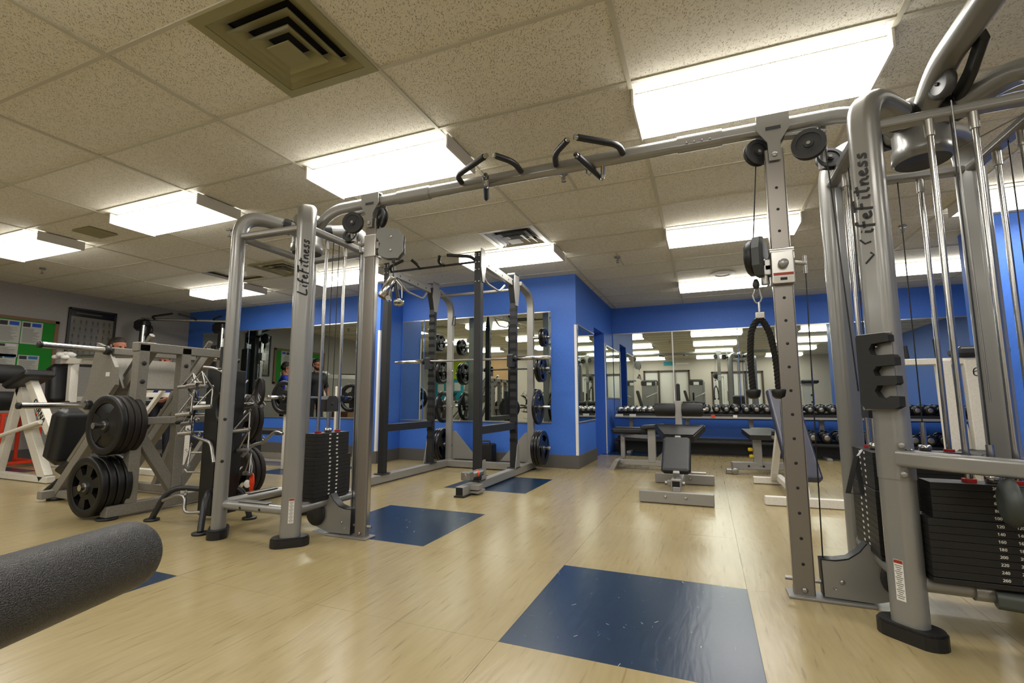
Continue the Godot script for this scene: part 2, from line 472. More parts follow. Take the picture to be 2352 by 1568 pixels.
	struct("baseboard_side", G.new().box(Vector3(XC + 0.008, bh / 2, (ZW - 5.6) / 2), Vector3(0.016, bh, 5.6 + ZW + 0.02), 0.004), M.rubber_base)
	struct("baseboard_pilaster", G.new().box(Vector3(-3.105, bh / 2, (ZW - 3.9) / 2 + 0.008), Vector3(0.36, bh, -3.9 - ZW + 0.014), 0.004), M.rubber_base)
	struct("baseboard_left", G.new().box(Vector3(XL + 0.008, bh / 2, (ZW + ZR) / 2), Vector3(0.016, bh, ZR - ZW), 0.004), M.rubber_base)
	struct("baseboard_recess", G.new().box(Vector3((XC + XR) / 2, bh / 2, ZB + 0.008), Vector3(XR - XC, bh, 0.016), 0.004), M.rubber_base)
	struct("baseboard_pier", G.new().box(Vector3(4.49, bh / 2, -4.155), Vector3(0.79, bh, 0.64), 0.004), M.rubber_base)
	# corner guards and a chair rail
	struct("trim_1", G.new().box(Vector3(XC - 0.012, 1.06, ZW + 0.003), Vector3(0.03, 1.77, 0.006)).box(Vector3(XC + 0.003, 1.06, ZW - 0.012), Vector3(0.006, 1.77, 0.03)), M.white)
	struct("trim_2", G.new().box(Vector3(-2.955, 1.06, -3.897), Vector3(0.03, 1.77, 0.006)).box(Vector3(-2.937, 1.06, -3.915), Vector3(0.006, 1.77, 0.03)), M.white)
	struct("trim_3", G.new().box(Vector3(-3.255, 1.06, -3.897), Vector3(0.03, 1.77, 0.006)), M.white)
	struct("trim_4", G.new().box(Vector3(XC + 0.003, 0.95, -6.445), Vector3(0.012, 1.9, 0.05)), M.white)
	struct("trim_5", G.new().box(Vector3(XL + 0.02, 0.93, -1.0), Vector3(0.04, 0.08, 6.0), 0.006), M.fixture)
	# suspended ceiling: slab above, tiles lying in a grid of bars
	var co := struct("ceiling", G.new().box(Vector3((XL + XR) / 2, H + 0.12, (ZB + ZR) / 2), Vector3(XR - XL + 0.6, 0.1, ZR - ZB + 0.6)), M.fixture)
	for i in range(-7, 6):
		for k in range(-9, 12):
			var x0 := maxf(i * 2 * T, XL); var x1 := minf((i + 1) * 2 * T, XR); var z1 := minf(-k * T, ZR); var z0 := maxf(-(k + 1) * T, ZB if x0 > -0.1 else ZW)
			if x1 - x0 < 0.03 or z1 - z0 < 0.03: continue
			var xa := x0; var xb := x1
			if [i, k] in [[-1, -1], [-1, 4]]: xb = -T            # half a module holds an air diffuser
			if [i, k] in [[-4, 4]]: xa = -4 * 2 * T + T
			var split := [i, k] in [[0, 2], [0, 6], [-2, 2], [2, 3], [-3, 5]]
			var cells := [[xa, (xa + xb) / 2], [(xa + xb) / 2, xb]] if split else [[xa, xb]]
			for c in cells:
				struct("tile", G.new().box(Vector3((c[0] + c[1]) / 2, H + 0.022, (z0 + z1) / 2), Vector3(c[1] - c[0] - 0.002, 0.03, z1 - z0 - 0.002)), M.tile, co)
				if split:
					struct("grid_bar", G.new().box(Vector3(c[1], H + 0.004, (z0 + z1) / 2), Vector3(0.02, 0.008, z1 - z0)), M.grid, co)
	for k in range(7, 12):
		var ya := minf(-k * T, ZW); var yb := maxf(-(k + 1) * T, ZB)
		if ya - yb > 0.03: struct("tile", G.new().box(Vector3(XC / 2 - 0.03, H + 0.022, (ya + yb) / 2), Vector3(-XC + 0.058, 0.03, ya - yb - 0.002)), M.tile, co)
	for i in range(-6, 6):
		var x := i * 2 * T; var za := ZB if x >= -0.05 else ZW
		struct("grid_bar", G.new().box(Vector3(x, H + 0.003, (za + ZR) / 2), Vector3(0.024, 0.009, ZR - za)), M.grid, co)
	for k in range(-8, 12):
		var z := -k * T; var xa2 := XL if z > ZW else XC
		struct("grid_bar", G.new().box(Vector3((xa2 + XR) / 2, H + 0.004, z), Vector3(XR - xa2, 0.008, 0.02)), M.grid, co)

func lamp_cells() -> Array:
	var o := []
	var zs := [-0.875, -3.27, -5.66, 1.55, 3.95]; var xs := [-5.40, -2.98, -0.57, 1.83, 4.27]
	for iz in 5:
		for ix in 5:
			if iz == 2 and ix < 3: continue
			o.append([Vector2(xs[ix], zs[iz]), ix, iz])
	return o

func ceiling_fittings() -> void:
	var hang := 0.098
	# surface mounted wraparound fluorescent fixtures
	var names := ["on the bulletin board side", "over the leg press side", "left of the pull-up bar middle", "over the open floor by the rope", "on the right wall side"]
	var rows := ["above the cable crossover", "above the power rack row", "above the dumbbell benches", "above the near floor", "by the rear windows"]
	for cell in lamp_cells():
		var p: Vector2 = cell[0]
		var t := thing("ceiling_light", "white wraparound ceiling light %s, %s" % [rows[cell[2]], names[cell[1]]], "ceiling light", Vector3(p.x, H - hang, p.y), "fluorescent ceiling lights")
		var hs := G.new()
		hs.box(Vector3(p.x, H - 0.018, p.y), Vector3(1.215, 0.036, 0.30), 0.004)
		for s in [-1, 1]:
			hs.box(Vector3(p.x + s * 0.603, H - 0.05, p.y), Vector3(0.014, 0.098, 0.41), 0.003)
		part(t, "housing", hs, M.fixture)
		var lens := G.new()
		var pr := []
		for q in [Vector2(0.2, 0.062), Vector2(0.2, 0.02), Vector2(0.185, 0.004), Vector2(0.17, 0.0), Vector2(-0.17, 0.0), Vector2(-0.185, 0.004), Vector2(-0.2, 0.02), Vector2(-0.2, 0.062)]:
			pr.append(q)
		lens.slab(pr, Vector3(p.x, H - hang, p.y), Vector3(0, 0, 1), Vector3(0, 1, 0), 1.19)
		part(t, "lens", lens, M.lens)
		var l := AreaLight3D.new()
		l.name = "lamp"; l.area_size = Vector2(1.18, 0.38); l.light_energy = 1.75; l.light_color = Color(1.0, 0.99, 0.965)
		l.area_range = 16.0; l.shadow_enabled = true
		t.add_child(l)
		l.position = Vector3(0, -0.006, 0); l.rotation = Vector3(-PI / 2, 0, 0)
	# louvred air diffusers
	diffuser(Vector3(-T / 2, H, T / 2), M.diffuser, "large square louvred air diffuser, olive grey, near the front ceiling")
	diffuser(Vector3(-T / 2, H, -4.5 * T), M.diffuser_bare, "bare metal air diffuser with open duct above the power rack")
	diffuser(Vector3(-4 * 2 * T + T / 2 + 0.95, H - 0.002, -4.45 * T), M.diffuser, "dark louvred air diffuser over the bench press by the long mirror")
	solo("return_grille", G.new().box(Vector3(-4.32, H - 0.003, -0.93), Vector3(0.30, 0.012, 0.26), 0.003), M.diffuser, "small brown stained vent grille in the ceiling beside a light", "vent")
	# sprinkler heads
	var spots := [[Vector3(0.6, H, -3.87), "above the decline bench"], [Vector3(-2.95, H, -1.41), "above the leg press"], [Vector3(-6.6, H, -1.5), "in front of the bulletin board"], [Vector3(3.45, H, -3.88), "in front of the right pier"], [Vector3(0.59, H, -1.5), "behind the pull-up bar"], [Vector3(0.6, H, 2.4), "by the rear windows"]]
	for s in spots:
		var p: Vector3 = s[0]
		var t := thing("sprinkler_head", "small brass sprinkler head in the ceiling %s" % s[1], "sprinkler", p - Vector3(0, 0.07, 0), "ceiling sprinklers")
		part(t, "escutcheon", G.new().disc(p, p - Vector3(0, 0.012, 0), 0.035), M.steel)
		part(t, "body", G.new().cyl(p, p - Vector3(0, 0.05, 0), 0.009).tube([p + Vector3(-0.016, -0.03, 0), p + Vector3(-0.014, -0.06, 0), p + Vector3(0, -0.066, 0), p + Vector3(0.014, -0.06, 0), p + Vector3(0.016, -0.03, 0)], 0.003, 6), M.steel)
		part(t, "deflector", G.new().disc(p - Vector3(0, 0.066, 0), p - Vector3(0, 0.07, 0), 0.02, 0.001), M.steel)
	var sp := Vector3(1.82, H, -5.2)
	var sk := thing("ceiling_speaker", "round white ceiling speaker above the dumbbell benches", "speaker", sp - Vector3(0, 0.02, 0))
	part(sk, "ring", G.new().lathe(sp, Vector3.DOWN, [Vector2(0.16, 0), Vector2(0.155, 0.016), Vector2(0.10, 0.02), Vector2(0.095, 0.008)], 28), M.white)
	part(sk, "grille", G.new().disc(sp, sp - Vector3(0, 0.01, 0), 0.098), M.fixture)

func diffuser(o: Vector3, m: Material, label: String) -> void:
	var t := thing("air_diffuser", label, "air vent", o - Vector3(0, 0.03, 0))
	part(t, "duct", G.new().box(o + Vector3(0, 0.055, 0), Vector3(0.56, 0.02, 0.56)), M.duct)
	var fr := G.new()
	for s in [-1, 1]:
		fr.box(o + Vector3(s * 0.28, 0.0, 0), Vector3(0.05, 0.014, 0.61)); fr.box(o + Vector3(0, 0.0, s * 0.28), Vector3(0.51, 0.014, 0.05))
	part(t, "frame", fr, m)
	for k in 4:
		var a := 0.255 - k * 0.062; var b := a - 0.062
		var y1 := -0.002 - 0.013 * k; var y0 := y1 + 0.032
		var g := G.new()
		if k == 3:
			g.box(o + Vector3(0, -0.04, 0), Vector3(0.14, 0.008, 0.14), 0.002)
		else:
			for e in 4:
				var d := Vector3(cos(e * PI / 2), 0, sin(e * PI / 2)); var w := Vector3(-d.z, 0, d.x)
				for off in [0.0, 0.006]:
					var A := o + d * a + w * a + Vector3(0, y1 + off, 0); var B := o + d * a - w * a + Vector3(0, y1 + off, 0); var Cc := o + d * b - w * b + Vector3(0, y0 + off, 0); var D := o + d * b + w * b + Vector3(0, y0 + off, 0)
					g.q(A, B, Cc, D, (d * -0.6 + Vector3.DOWN * (1 if off == 0.0 else -1)).normalized())
		part(t, "louvre", g, m)

func mirror(a: Vector3, b: Vector3, nrm: Vector3, label: String, frame_top := true) -> void:
	var o := thing("wall_mirror", label, "mirror", Vector3((a.x + b.x) / 2, a.y, (a.z + b.z) / 2) + nrm * 0.004)
	var along := Vector3(b.x - a.x, 0, b.z - a.z)
	var d := along.normalized(); var c := (a + b) / 2 + nrm * 0.005
	var bs := Basis(d, Vector3.UP, d.cross(Vector3.UP))
	part(o, "glass", G.new().box(c, Vector3(along.length() - 0.004, b.y - a.y, 0.006), 0.0015, bs), M.mirror)
	part(o, "channel", G.new().box(Vector3(c.x, a.y - 0.004, c.z) + nrm * 0.003, Vector3(along.length(), 0.02, 0.014), 0.002, bs), M.alu)
	if frame_top: part(o, "channel", G.new().box(Vector3(c.x, b.y + 0.004, c.z) + nrm * 0.003, Vector3(along.length(), 0.018, 0.014), 0.002, bs), M.alu)

func mirrors() -> void:
	var zf := Vector3(0, 0, 1)
	mirror(Vector3(-2.925, 0.607, ZW), Vector3(-2.53, 2.145, ZW), zf, "narrow tall mirror panel in the corner beside the blue pilaster")
	mirror(Vector3(-2.52, 0.607, ZW), Vector3(-0.452, 2.145, ZW), zf, "large mirror on the blue wall behind the power rack")
	var x := -7.6
	for k in 3:
		mirror(Vector3(x, 0.62, ZW), Vector3(x + 1.25, 2.2, ZW), zf, ["mirror panel of the long wall run next to the grey wall", "middle mirror panel of the long wall run behind the bench press", "mirror panel of the long wall run nearest the pilaster"][k])
		x += 1.255
	x = XC + 0.01
	var lab := ["mirror behind the dumbbells, panel against the doorway wall", "mirror behind the dumbbells, second panel from the doorway wall", "mirror behind the dumbbells, third panel from the doorway wall", "mirror behind the dumbbells, fourth panel from the doorway wall", "mirror behind the dumbbells, fifth panel from the doorway wall", "mirror behind the dumbbells, panel against the right wall"]
	for k in 6:
		mirror(Vector3(x, 0.6, ZB), Vector3(x + 1.08, 2.155, ZB), zf, lab[k])
		x += 1.083
	struct("trim_6", G.new().box(Vector3(XC + 0.01 + 1.0815, 1.38, ZB + 0.012), Vector3(0.02, 1.55, 0.012)), M.white)
	mirror(Vector3(XC, 0.61, -5.56), Vector3(XC, 1.95, ZW - 0.06), Vector3(1, 0, 0), "tall narrow mirror on the side wall between corner guard and doorway")
	mirror(Vector3(XC, 0.95, -7.2), Vector3(XC, 1.87, -6.55), Vector3(1, 0, 0), "small mirror on the side wall beyond the doorway")

func sheet_image(seed_: int, base: Color, head: Color) -> Image:
	var im := Image.create(128, 160, false, Image.FORMAT_RGB8)
	im.fill(base)
	var r := RandomNumberGenerator.new(); r.seed = seed_
	im.fill_rect(Rect2i(8, 8, 44, 30), Color(0.16, 0.16, 0.18)); im.fill_rect(Rect2i(62, 8, 56, 26), head)
	var y := 48
	while y < 150:
		im.fill_rect(Rect2i(10, y, r.randi_range(60, 106), 2), base.darkened(0.42)); y += 5
	return im

func wall_things() -> void:
	# bulletin board on the grey wall
	var x := XL
	var bo := thing("bulletin_board", "green bulletin board with patterned border on the grey wall", "bulletin board", Vector3(x, 1.29, -1.6))
	part(bo, "backing", G.new().box(Vector3(x + 0.016, 1.735, -1.57), Vector3(0.02, 0.85, 1.60)), mat(Color(0.04, 0.45, 0.07), 0.8))
	var bm := grain(mat(Color.WHITE, 0.8), 0.12, Color(0.30, 0.16, 0.10), Color(0.62, 0.54, 0.42), 0.0, 0.25, 31)
	var bg := G.new()
	bg.box(Vector3(x + 0.016, 2.14, -1.57), Vector3(0.03, 0.045, 1.63)); bg.box(Vector3(x + 0.016, 1.32, -1.57), Vector3(0.03, 0.045, 1.63))
	bg.box(Vector3(x + 0.016, 1.73, -2.36), Vector3(0.03, 0.85, 0.05)); bg.box(Vector3(x + 0.016, 1.73, -0.78), Vector3(0.03, 0.85, 0.05))
	part(bo, "border", bg, bm)
	var k := 0
	for s in [[-2.06, 2.1, 0.25, 0.34, Color(0.1, 0.25, 0.65)], [-1.80, 2.1, 0.25, 0.34, Color(0.13, 0.28, 0.66)], [-1.80, 1.75, 0.25, 0.2, Color(0.75, 0.75, 0.75)], [-2.06, 1.59, 0.25, 0.27, Color(0.1, 0.4, 0.6)], [-1.79, 1.59, 0.25, 0.27, Color(0.1, 0.42, 0.62)], [-1.5, 2.08, 0.25, 0.36, Color(0.2, 0.3, 0.6)], [-1.5, 1.66, 0.25, 0.33, Color(0.6, 0.3, 0.2)], [-1.2, 2.0, 0.25, 0.36, Color(0.7, 0.6, 0.2)]]:
		var pm := mat(Color.WHITE, 0.7); pm.albedo_texture = tex(sheet_image(k + 3, Color(0.66, 0.66, 0.63), s[4]))
		var g := G.new()
		# seen from +x the board's left is +z
		g.print_quad(Vector3(x + 0.027, s[1], s[0] + s[2] / 2), Vector3(x + 0.027, s[1], s[0] - s[2] / 2), Vector3(x + 0.027, s[1] - s[3], s[0] - s[2] / 2), Vector3(x + 0.027, s[1] - s[3], s[0] + s[2] / 2), Vector3.RIGHT)
		part(bo, "sheet", g, pm, "printed sheet of paper")
		k += 1
	# framed exercise chart
	var po := thing("framed_poster", "black framed exercise chart with rows of small figures on grey wall", "poster", Vector3(x, 1.47, -2.83))
	var pf := G.new()
	for s in [-1, 1]:
		pf.box(Vector3(x + 0.015, 1.945, -2.835 + s * 0.325), Vector3(0.03, 0.95, 0.035), 0.004); pf.box(Vector3(x + 0.015, 1.945 + s * 0.46, -2.835), Vector3(0.03, 0.035, 0.68), 0.004)
	part(po, "frame", pf, M.black)
	var im := Image.create(256, 384, false, Image.FORMAT_RGB8)
	im.fill(Color(0.44, 0.43, 0.39)); im.fill_rect(Rect2i(0, 0, 256, 46), Color(0.05, 0.05, 0.06)); im.fill_rect(Rect2i(30, 16, 150, 10), Color(0.3, 0.3, 0.3))
	var r := RandomNumberGenerator.new(); r.seed = 4
	for yy in 6:
		for xx in 7:
			var cx := 22 + xx * 34 + r.randi_range(-3, 3); var cy := 66 + yy * 52
			im.fill_rect(Rect2i(cx, cy, 6, 8), Color(0.30, 0.27, 0.24)); im.fill_rect(Rect2i(cx - 3, cy + 9, 12, 12), Color(0.33, 0.30, 0.27)); im.fill_rect(Rect2i(cx - 1, cy + 21, 9, 12), Color(0.36, 0.34, 0.31))
			im.fill_rect(Rect2i(cx - 8, cy + 38, 24, 2), Color(0.28, 0.28, 0.27))
	var pm2 := mat(Color.WHITE, 0.12); pm2.albedo_texture = tex(im)
	var pg := G.new()
	pg.print_quad(Vector3(x + 0.012, 2.39, -2.52), Vector3(x + 0.012, 2.39, -3.15), Vector3(x + 0.012, 1.5, -3.15), Vector3(x + 0.012, 1.5, -2.52), Vector3.RIGHT)
	part(po, "chart", pg, pm2)
	# rear wall: notice board, tan poster and signs, seen only in the mirrors
	var nb := thing("notice_board", "teal notice board with white cards and a lime poster, rear wall", "bulletin board", Vector3(-7.2, 0.95, ZR))
	part(nb, "backing", G.new().box(Vector3(-7.0, 1.65, ZR - 0.016), Vector3(1.9, 1.5, 0.018)), M.teal)
	part(nb, "lime_poster", G.new().box(Vector3(-6.95, 2.05, ZR - 0.028), Vector3(0.62, 0.72, 0.006)), M.lime)
	for s in [[-7.7, 2.1], [-7.7, 1.75], [-7.35, 1.4], [-7.0, 1.4], [-6.6, 1.4], [-6.3, 1.9], [-7.7, 1.35]]:
		part(nb, "card", G.new().box(Vector3(s[0], s[1], ZR - 0.028), Vector3(0.26, 0.3, 0.006)), M.paper)
	solo("wall_poster", G.new().box(Vector3(-5.25, 1.95, ZR - 0.006), Vector3(0.8, 1.1, 0.012)), M.tan, "large tan poster on the rear wall beside the notice board", "poster")
	solo("wall_sign", G.new().box(Vector3(0.1, 2.44, ZR - 0.01), Vector3(0.40, 0.17, 0.02), 0.003), M.teal, "teal sign on the rear wall above the windows", "sign")
	solo("wall_sign", G.new().box(Vector3(0.65, 2.43, ZR - 0.01), Vector3(0.5, 0.05, 0.02), 0.003), M.white, "narrow white sign on the rear wall beside the teal sign", "sign")

# brush lettering drawn as ribbons; strokes lie in a unit-high box, x to the right
func strokes(txt: String) -> Array:
	var f := {
		"L": [0.62, [[Vector2(0.25, 1.0), Vector2(0.10, 0.45), Vector2(0.02, 0.02), Vector2(0.2, 0.0), Vector2(0.5, 0.08)]]],
		"i": [0.30, [[Vector2(0.16, 0.5), Vector2(0.08, 0.1), Vector2(0.2, 0.02)], [Vector2(0.2, 0.68), Vector2(0.21, 0.72)]]],
		"f": [0.40, [[Vector2(0.42, 0.95), Vector2(0.3, 1.0), Vector2(0.2, 0.8), Vector2(0.06, -0.15)], [Vector2(0.04, 0.5), Vector2(0.36, 0.54)]]],
		"e": [0.42, [[Vector2(0.06, 0.26), Vector2(0.3, 0.36), Vector2(0.26, 0.5), Vector2(0.1, 0.42), Vector2(0.05, 0.15), Vector2(0.16, 0.02), Vector2(0.36, 0.1)]]],
		"F": [0.52, [[Vector2(0.28, 1.0), Vector2(0.14, 0.4), Vector2(0.05, -0.1)], [Vector2(0.08, 1.0), Vector2(0.4, 1.02), Vector2(0.66, 1.05)], [Vector2(0.12, 0.55), Vector2(0.42, 0.58)]]],
		"t": [0.38, [[Vector2(0.26, 0.95), Vector2(0.1, 0.12), Vector2(0.24, 0.02)], [Vector2(0.0, 0.72), Vector2(0.46, 0.78)]]],
		"n": [0.46, [[Vector2(0.12, 0.5), Vector2(0.04, 0.0)], [Vector2(0.06, 0.2), Vector2(0.24, 0.5), Vector2(0.34, 0.42), Vector2(0.3, 0.08), Vector2(0.42, 0.02)]]],
		"s": [0.40, [[Vector2(0.36, 0.48), Vector2(0.2, 0.5), Vector2(0.12, 0.36), Vector2(0.28, 0.2), Vector2(0.2, 0.02), Vector2(0.0, 0.06)]]],
	}
	var o := []; var x := 0.0
	for ch in txt:
		for s in f[ch][1]:
			var p := []
			for q in s: p.append(Vector2(q.x + x, q.y))
			o.append(p)
		x += f[ch][0]
	return [o, x]

# put lettering on a leg: base point, reading direction, cap direction, outward normal
func lettering(p: Node3D, txt: String, o: Vector3, dir: Vector3, capd: Vector3, nrm: Vector3, length: float, size: float, skip := 0) -> void:
	var s := strokes(txt); var k: float = length / s[1]
	var g := G.new()
	for i in s[0].size():
		if i < skip: continue
		var path := []
		for q in s[0][i]: path.append(o + dir * q.x * k + capd * q.y * size + nrm * 0.001)
		if path.size() > 2: path = G.fillet(path, 0.02, 3)
		g.sweep(path, G.rrect(0.0105, 0.0012, 0.0004, 1), nrm)
	part(p, "lettering", g, M.ink, "black brush-script maker's name reading up the leg")

# One corner leg: oval tube that bends over at the top into the hub
func corner_leg(p: Node3D, at: Vector3, hub: Vector3) -> MeshInstance3D:
	var d := Vector3(hub.x - at.x, 0, hub.z - at.z)
	var r := d.normalized(); var tang := Vector3(-r.z, 0, r.x)
	var path := G.fillet([at + Vector3(0, 0.045, 0), at + Vector3(0, 2.262, 0), at + r * (d.length() - 0.08) + Vector3(0, 2.2, 0)], 0.2, 10)
	var lg := part(p, "leg", G.new().sweep(path, G.rrect(0.122, 0.088, 0.04, 5), r), M.silver)
	# rubber foot
	var fo := []
	for i in 20:
		var a := TAU * i / 20
		fo.append(Vector2(cos(a) * 0.063 + (0.052 if cos(a) > 0 else -0.052), sin(a) * 0.063))
	part(lg, "foot", G.new().slab(fo, at + Vector3(0, 0.024, 0), tang, r, 0.048).slab(fo.map(func(q): return q * 0.94), at + Vector3(0, 0.052, 0), tang, r, 0.01), M.black)
	var c1 := at + r * (d.length() - 0.17) + Vector3(0, 2.215, 0)
	part(lg, "collar", G.new().sweep([c1, c1 + r * 0.05 - Vector3(0, 0.01, 0)], G.rrect(0.136, 0.102, 0.046, 5), Vector3.UP), M.black)
	return lg

func weight_stack(p: Node3D, c: Vector3, along: Vector3, out: Vector3, plates: int, th: float, y0: float, numbers := [], lw := 0.35, gap := 0.095, float_pulley := true) -> void:
	# c: plan centre; along: long direction of a plate; out: the labelled side
	var st := part(p, "weight_stack", G.new().box(c + Vector3(0, y0 - 0.012, 0), Vector3(absf(along.x) * lw + absf(out.x) * 0.12, 0.02, absf(along.z) * lw + absf(out.z) * 0.12), 0.003), M.black)
	for k in plates:
		var wide := k < plates * 0.6
		var l: float = lw if wide else lw - 0.04; var w := 0.125 if wide else 0.11
		var s := Vector3(absf(along.x) * l + absf(out.x) * w, th - 0.0008, absf(along.z) * l + absf(out.z) * w)
		part(st, "weight_plate", G.new().box(c + Vector3(0, y0 + th * (k + 0.5), 0), s, 0.0012), M.stack)
		if numbers.is_empty():
			part(st, "number_label", G.new().box(c + Vector3(0, y0 + th * (k + 0.5), 0) + out * (w / 2 + 0.0006) + along * 0.035, Vector3(absf(along.x) * 0.017 + absf(out.x) * 0.001, th * 0.34, absf(along.z) * 0.017 + absf(out.z) * 0.001)), M.label)
			part(st, "number_label", G.new().box(c + Vector3(0, y0 + th * (k + 0.5), 0) + out * (w / 2 + 0.0006) - along * 0.035, Vector3(absf(along.x) * 0.017 + absf(out.x) * 0.001, th * 0.34, absf(along.z) * 0.017 + absf(out.z) * 0.001)), M.label)
	var top := y0 + th * plates
	for s in [-1.0, 1.0]:
		var q: Vector3 = c + along * s * gap
		var rod := part(p, "guide_rod", G.new().cyl(q + Vector3(0, 0.21, 0), q + Vector3(0, 2.07, 0), 0.0115, 12), M.chrome)
		part(rod, "bumper", G.new().cyl(q + Vector3(0, top, 0), q + Vector3(0, top + 0.012, 0), 0.022), M.red)
		part(rod, "top_ferrule", G.new().cyl(q + Vector3(0, 1.99, 0), q + Vector3(0, 2.06, 0), 0.017), M.alu)
	part(p, "selector_stem", G.new().cyl(c + Vector3(0, top, 0), c + Vector3(0, top + 0.14, 0), 0.012).disc(c + Vector3(0, top, 0), c + Vector3(0, top + 0.03, 0), 0.026), M.chrome)
	var hb := c + Vector3(0, top + 0.2, 0)
	if not float_pulley:
		part(p, "cable", G.new().cyl(c + Vector3(0, top + 0.13, 0), c + Vector3(0, 2.07, 0), 0.003, 6), M.black)
		return
	var poly := [Vector2(-0.055, -0.055), Vector2(0.055, -0.055), Vector2(0.055, 0.03), Vector2(0.035, 0.055), Vector2(-0.035, 0.055), Vector2(-0.055, 0.03)]
	part(p, "floating_pulley", G.new().slab(poly, hb, along, Vector3.UP, 0.06).disc(hb - out * 0.035, hb + out * 0.035, 0.012), M.plastic)
	part(p, "cable", G.new().cyl(hb + along * 0.03, hb + along * 0.03 + Vector3(0, 2.07 - hb.y, 0), 0.003, 6).cyl(hb - along * 0.03, hb - along * 0.03 + Vector3(0, 2.07 - hb.y, 0), 0.003, 6), M.black)

# rod: one side of the station; m = +1 right tower, -1 left tower
func tower(p: Node3D, m: float, all_stacks: bool) -> void:
	var cx := 0.6425
	var hub := Vector3(cx + m * 1.89, 0, -0.79)
	var A := Vector3(cx + m * 2.2, 0, -0.455); var B := Vector3(cx + m * 1.585, 0, -0.48); var Cc := Vector3(cx + m * 2.2, 0, -1.125); var D := Vector3(cx + m * 1.585, 0, -1.10); var R := Vector3(cx + m * 1.277, 0, -0.79)
	for q in [A, B, Cc, D]:
		corner_leg(p, q, hub)
	var hy := 2.02
	var hb := part(p, "hub", G.new().lathe(hub + Vector3(0, hy, 0), Vector3.UP, [Vector2(0.104, 0), Vector2(0.116, 0.012), Vector2(0.116, 0.06), Vector2(0.108, 0.075), Vector2(0.108, 0.27), Vector2(0.1, 0.285), Vector2(0, 0.285)], 28), M.silver)
	part(hb, "cap", G.new().lathe(hub + Vector3(0, hy, 0), Vector3.UP, [Vector2(0, 0.008), Vector2(0.085, 0.004), Vector2(0.104, 0.0)], 28), M.black)
	for e in [[A, B], [B, D], [D, Cc], [Cc, A]]:
		var u := Vector3(0, 2.08, 0)
		part(p, "upper_beam", G.new().sweep([e[0] + u, e[1] + u], G.rrect(0.062, 0.042, 0.014, 3)), M.silver)
		u = Vector3(0, 0.212, 0)
		part(p, "lower_beam", G.new().cyl(e[0] + u, e[1] + u, 0.031, 18), M.silver)
		var mid: Vector3 = (e[0] + e[1]) / 2; var dd: Vector3 = (e[1] - e[0]).normalized()
		part(p, "mounting_plate", G.new().beam(mid - dd * 0.13 + Vector3(0, 0.246, 0), mid + dd * 0.13 + Vector3(0, 0.246, 0), 0.05, 0.008), M.silver)
	# bolt holes in the outer leg and in the lower beam
	var dots := G.new()
	for e in [Vector3(-m * 0.044, 0.50, 0.0), Vector3(-m * 0.044, 0.78, 0.0)]:
		var ro: Vector3 = (Vector3(hub.x - A.x, 0, hub.z - A.z)).normalized()
		var td := Vector3(-ro.z, 0, ro.x) * (1.0 if Vector3(-ro.z, 0, ro.x).dot(Vector3(1, 0, 1)) > 0 else -1.0)
		dots.disc(A + td * 0.0605 + Vector3(0, e.y, 0), A + td * 0.0618 + Vector3(0, e.y, 0), 0.011, 0.0003, 12)
	part(p, "bolt_hole", dots, M.ink)
	var dots2 := G.new()
	for f in [0.35, 0.62]:
		var o3: Vector3 = A.lerp(B, f) + Vector3(0, 0.206, 0.0295)
		dots2.disc(o3, o3 + Vector3(0, -0.0004, 0.0022), 0.009, 0.0003, 12)
	part(p, "bolt_hole", dots2, M.ink)
	# rail for the sliding pulley
	var ry := 2.20
	var rail := part(p, "rail", G.new().sweep([R + Vector3(0, 0.012, 0), R + Vector3(0, ry, 0)], G.rrect(0.088, 0.052, 0.008, 2), Vector3.BACK), M.rail)
	var hl := G.new()
	var y := 0.15
	while y < 2.05:
		for s in ([-1.0, 1.0] if m > 0 else [-1.0]):
			var o: Vector3 = R + Vector3(0, y, s * 0.0262)
			hl.disc(o - Vector3(0, 0, s * 0.001), o + Vector3(0, 0, s * 0.0004), 0.0075, 0.0002, 10)
		y += 0.115
	part(rail, "pin_hole", hl, M.ink)
	part(rail, "edge_strip", G.new().box(R + Vector3(0.0445, 1.1, 0), Vector3(0.003, 2.1, 0.028)).box(R + Vector3(-0.0445, 1.1, 0), Vector3(0.003, 2.1, 0.028)), M.chrome)
	part(rail, "bolt", G.new().cyl(R + Vector3(-0.075, 0.075, 0), R + Vector3(0.075, 0.075, 0), 0.01, 8).disc(R + Vector3(0, 0.035, 0.026), R + Vector3(0, 0.035, 0.036), 0.012), M.steel)
	# base plate and pulley guard between the rail and the lower beam
	part(p, "base_plate", G.new().box(R + Vector3(m * 0.1, 0.006, 0), Vector3(0.34, 0.012, 0.11), 0.003), M.silver)
	var px := func(a: float, b: float) -> Vector2: return Vector2(a * m, b)
	var gp := [px.call(0.075, 0.02), px.call(0.27, 0.016), px.call(0.38, 0.05), px.call(0.40, 0.12), px.call(0.385, 0.19), px.call(0.30, 0.25), px.call(0.255, 0.265), px.call(0.225, 0.225), px.call(0.18, 0.19), px.call(0.13, 0.178), px.call(0.075, 0.178)]
	part(p, "pulley_guard", G.new().slab(gp, R, Vector3.RIGHT, Vector3.UP, 0.055), M.silver)
	part(p, "guard_edge", G.new().sweep([R + Vector3(m * 0.075, 0.02, 0), R + Vector3(m * 0.072, 0.18, 0), R + Vector3(m * 0.13, 0.183, 0), R + Vector3(m * 0.18, 0.195, 0), R + Vector3(m * 0.225, 0.23, 0), R + Vector3(m * 0.255, 0.27, 0)], G.rrect(0.06, 0.006, 0.002, 1), Vector3.LEFT * m), M.black)
	part(p, "low_pulley", G.new().disc(R + Vector3(m * 0.37, 0.13, 0.029), R + Vector3(m * 0.37, 0.13, 0.045), 0.078), M.plastic)
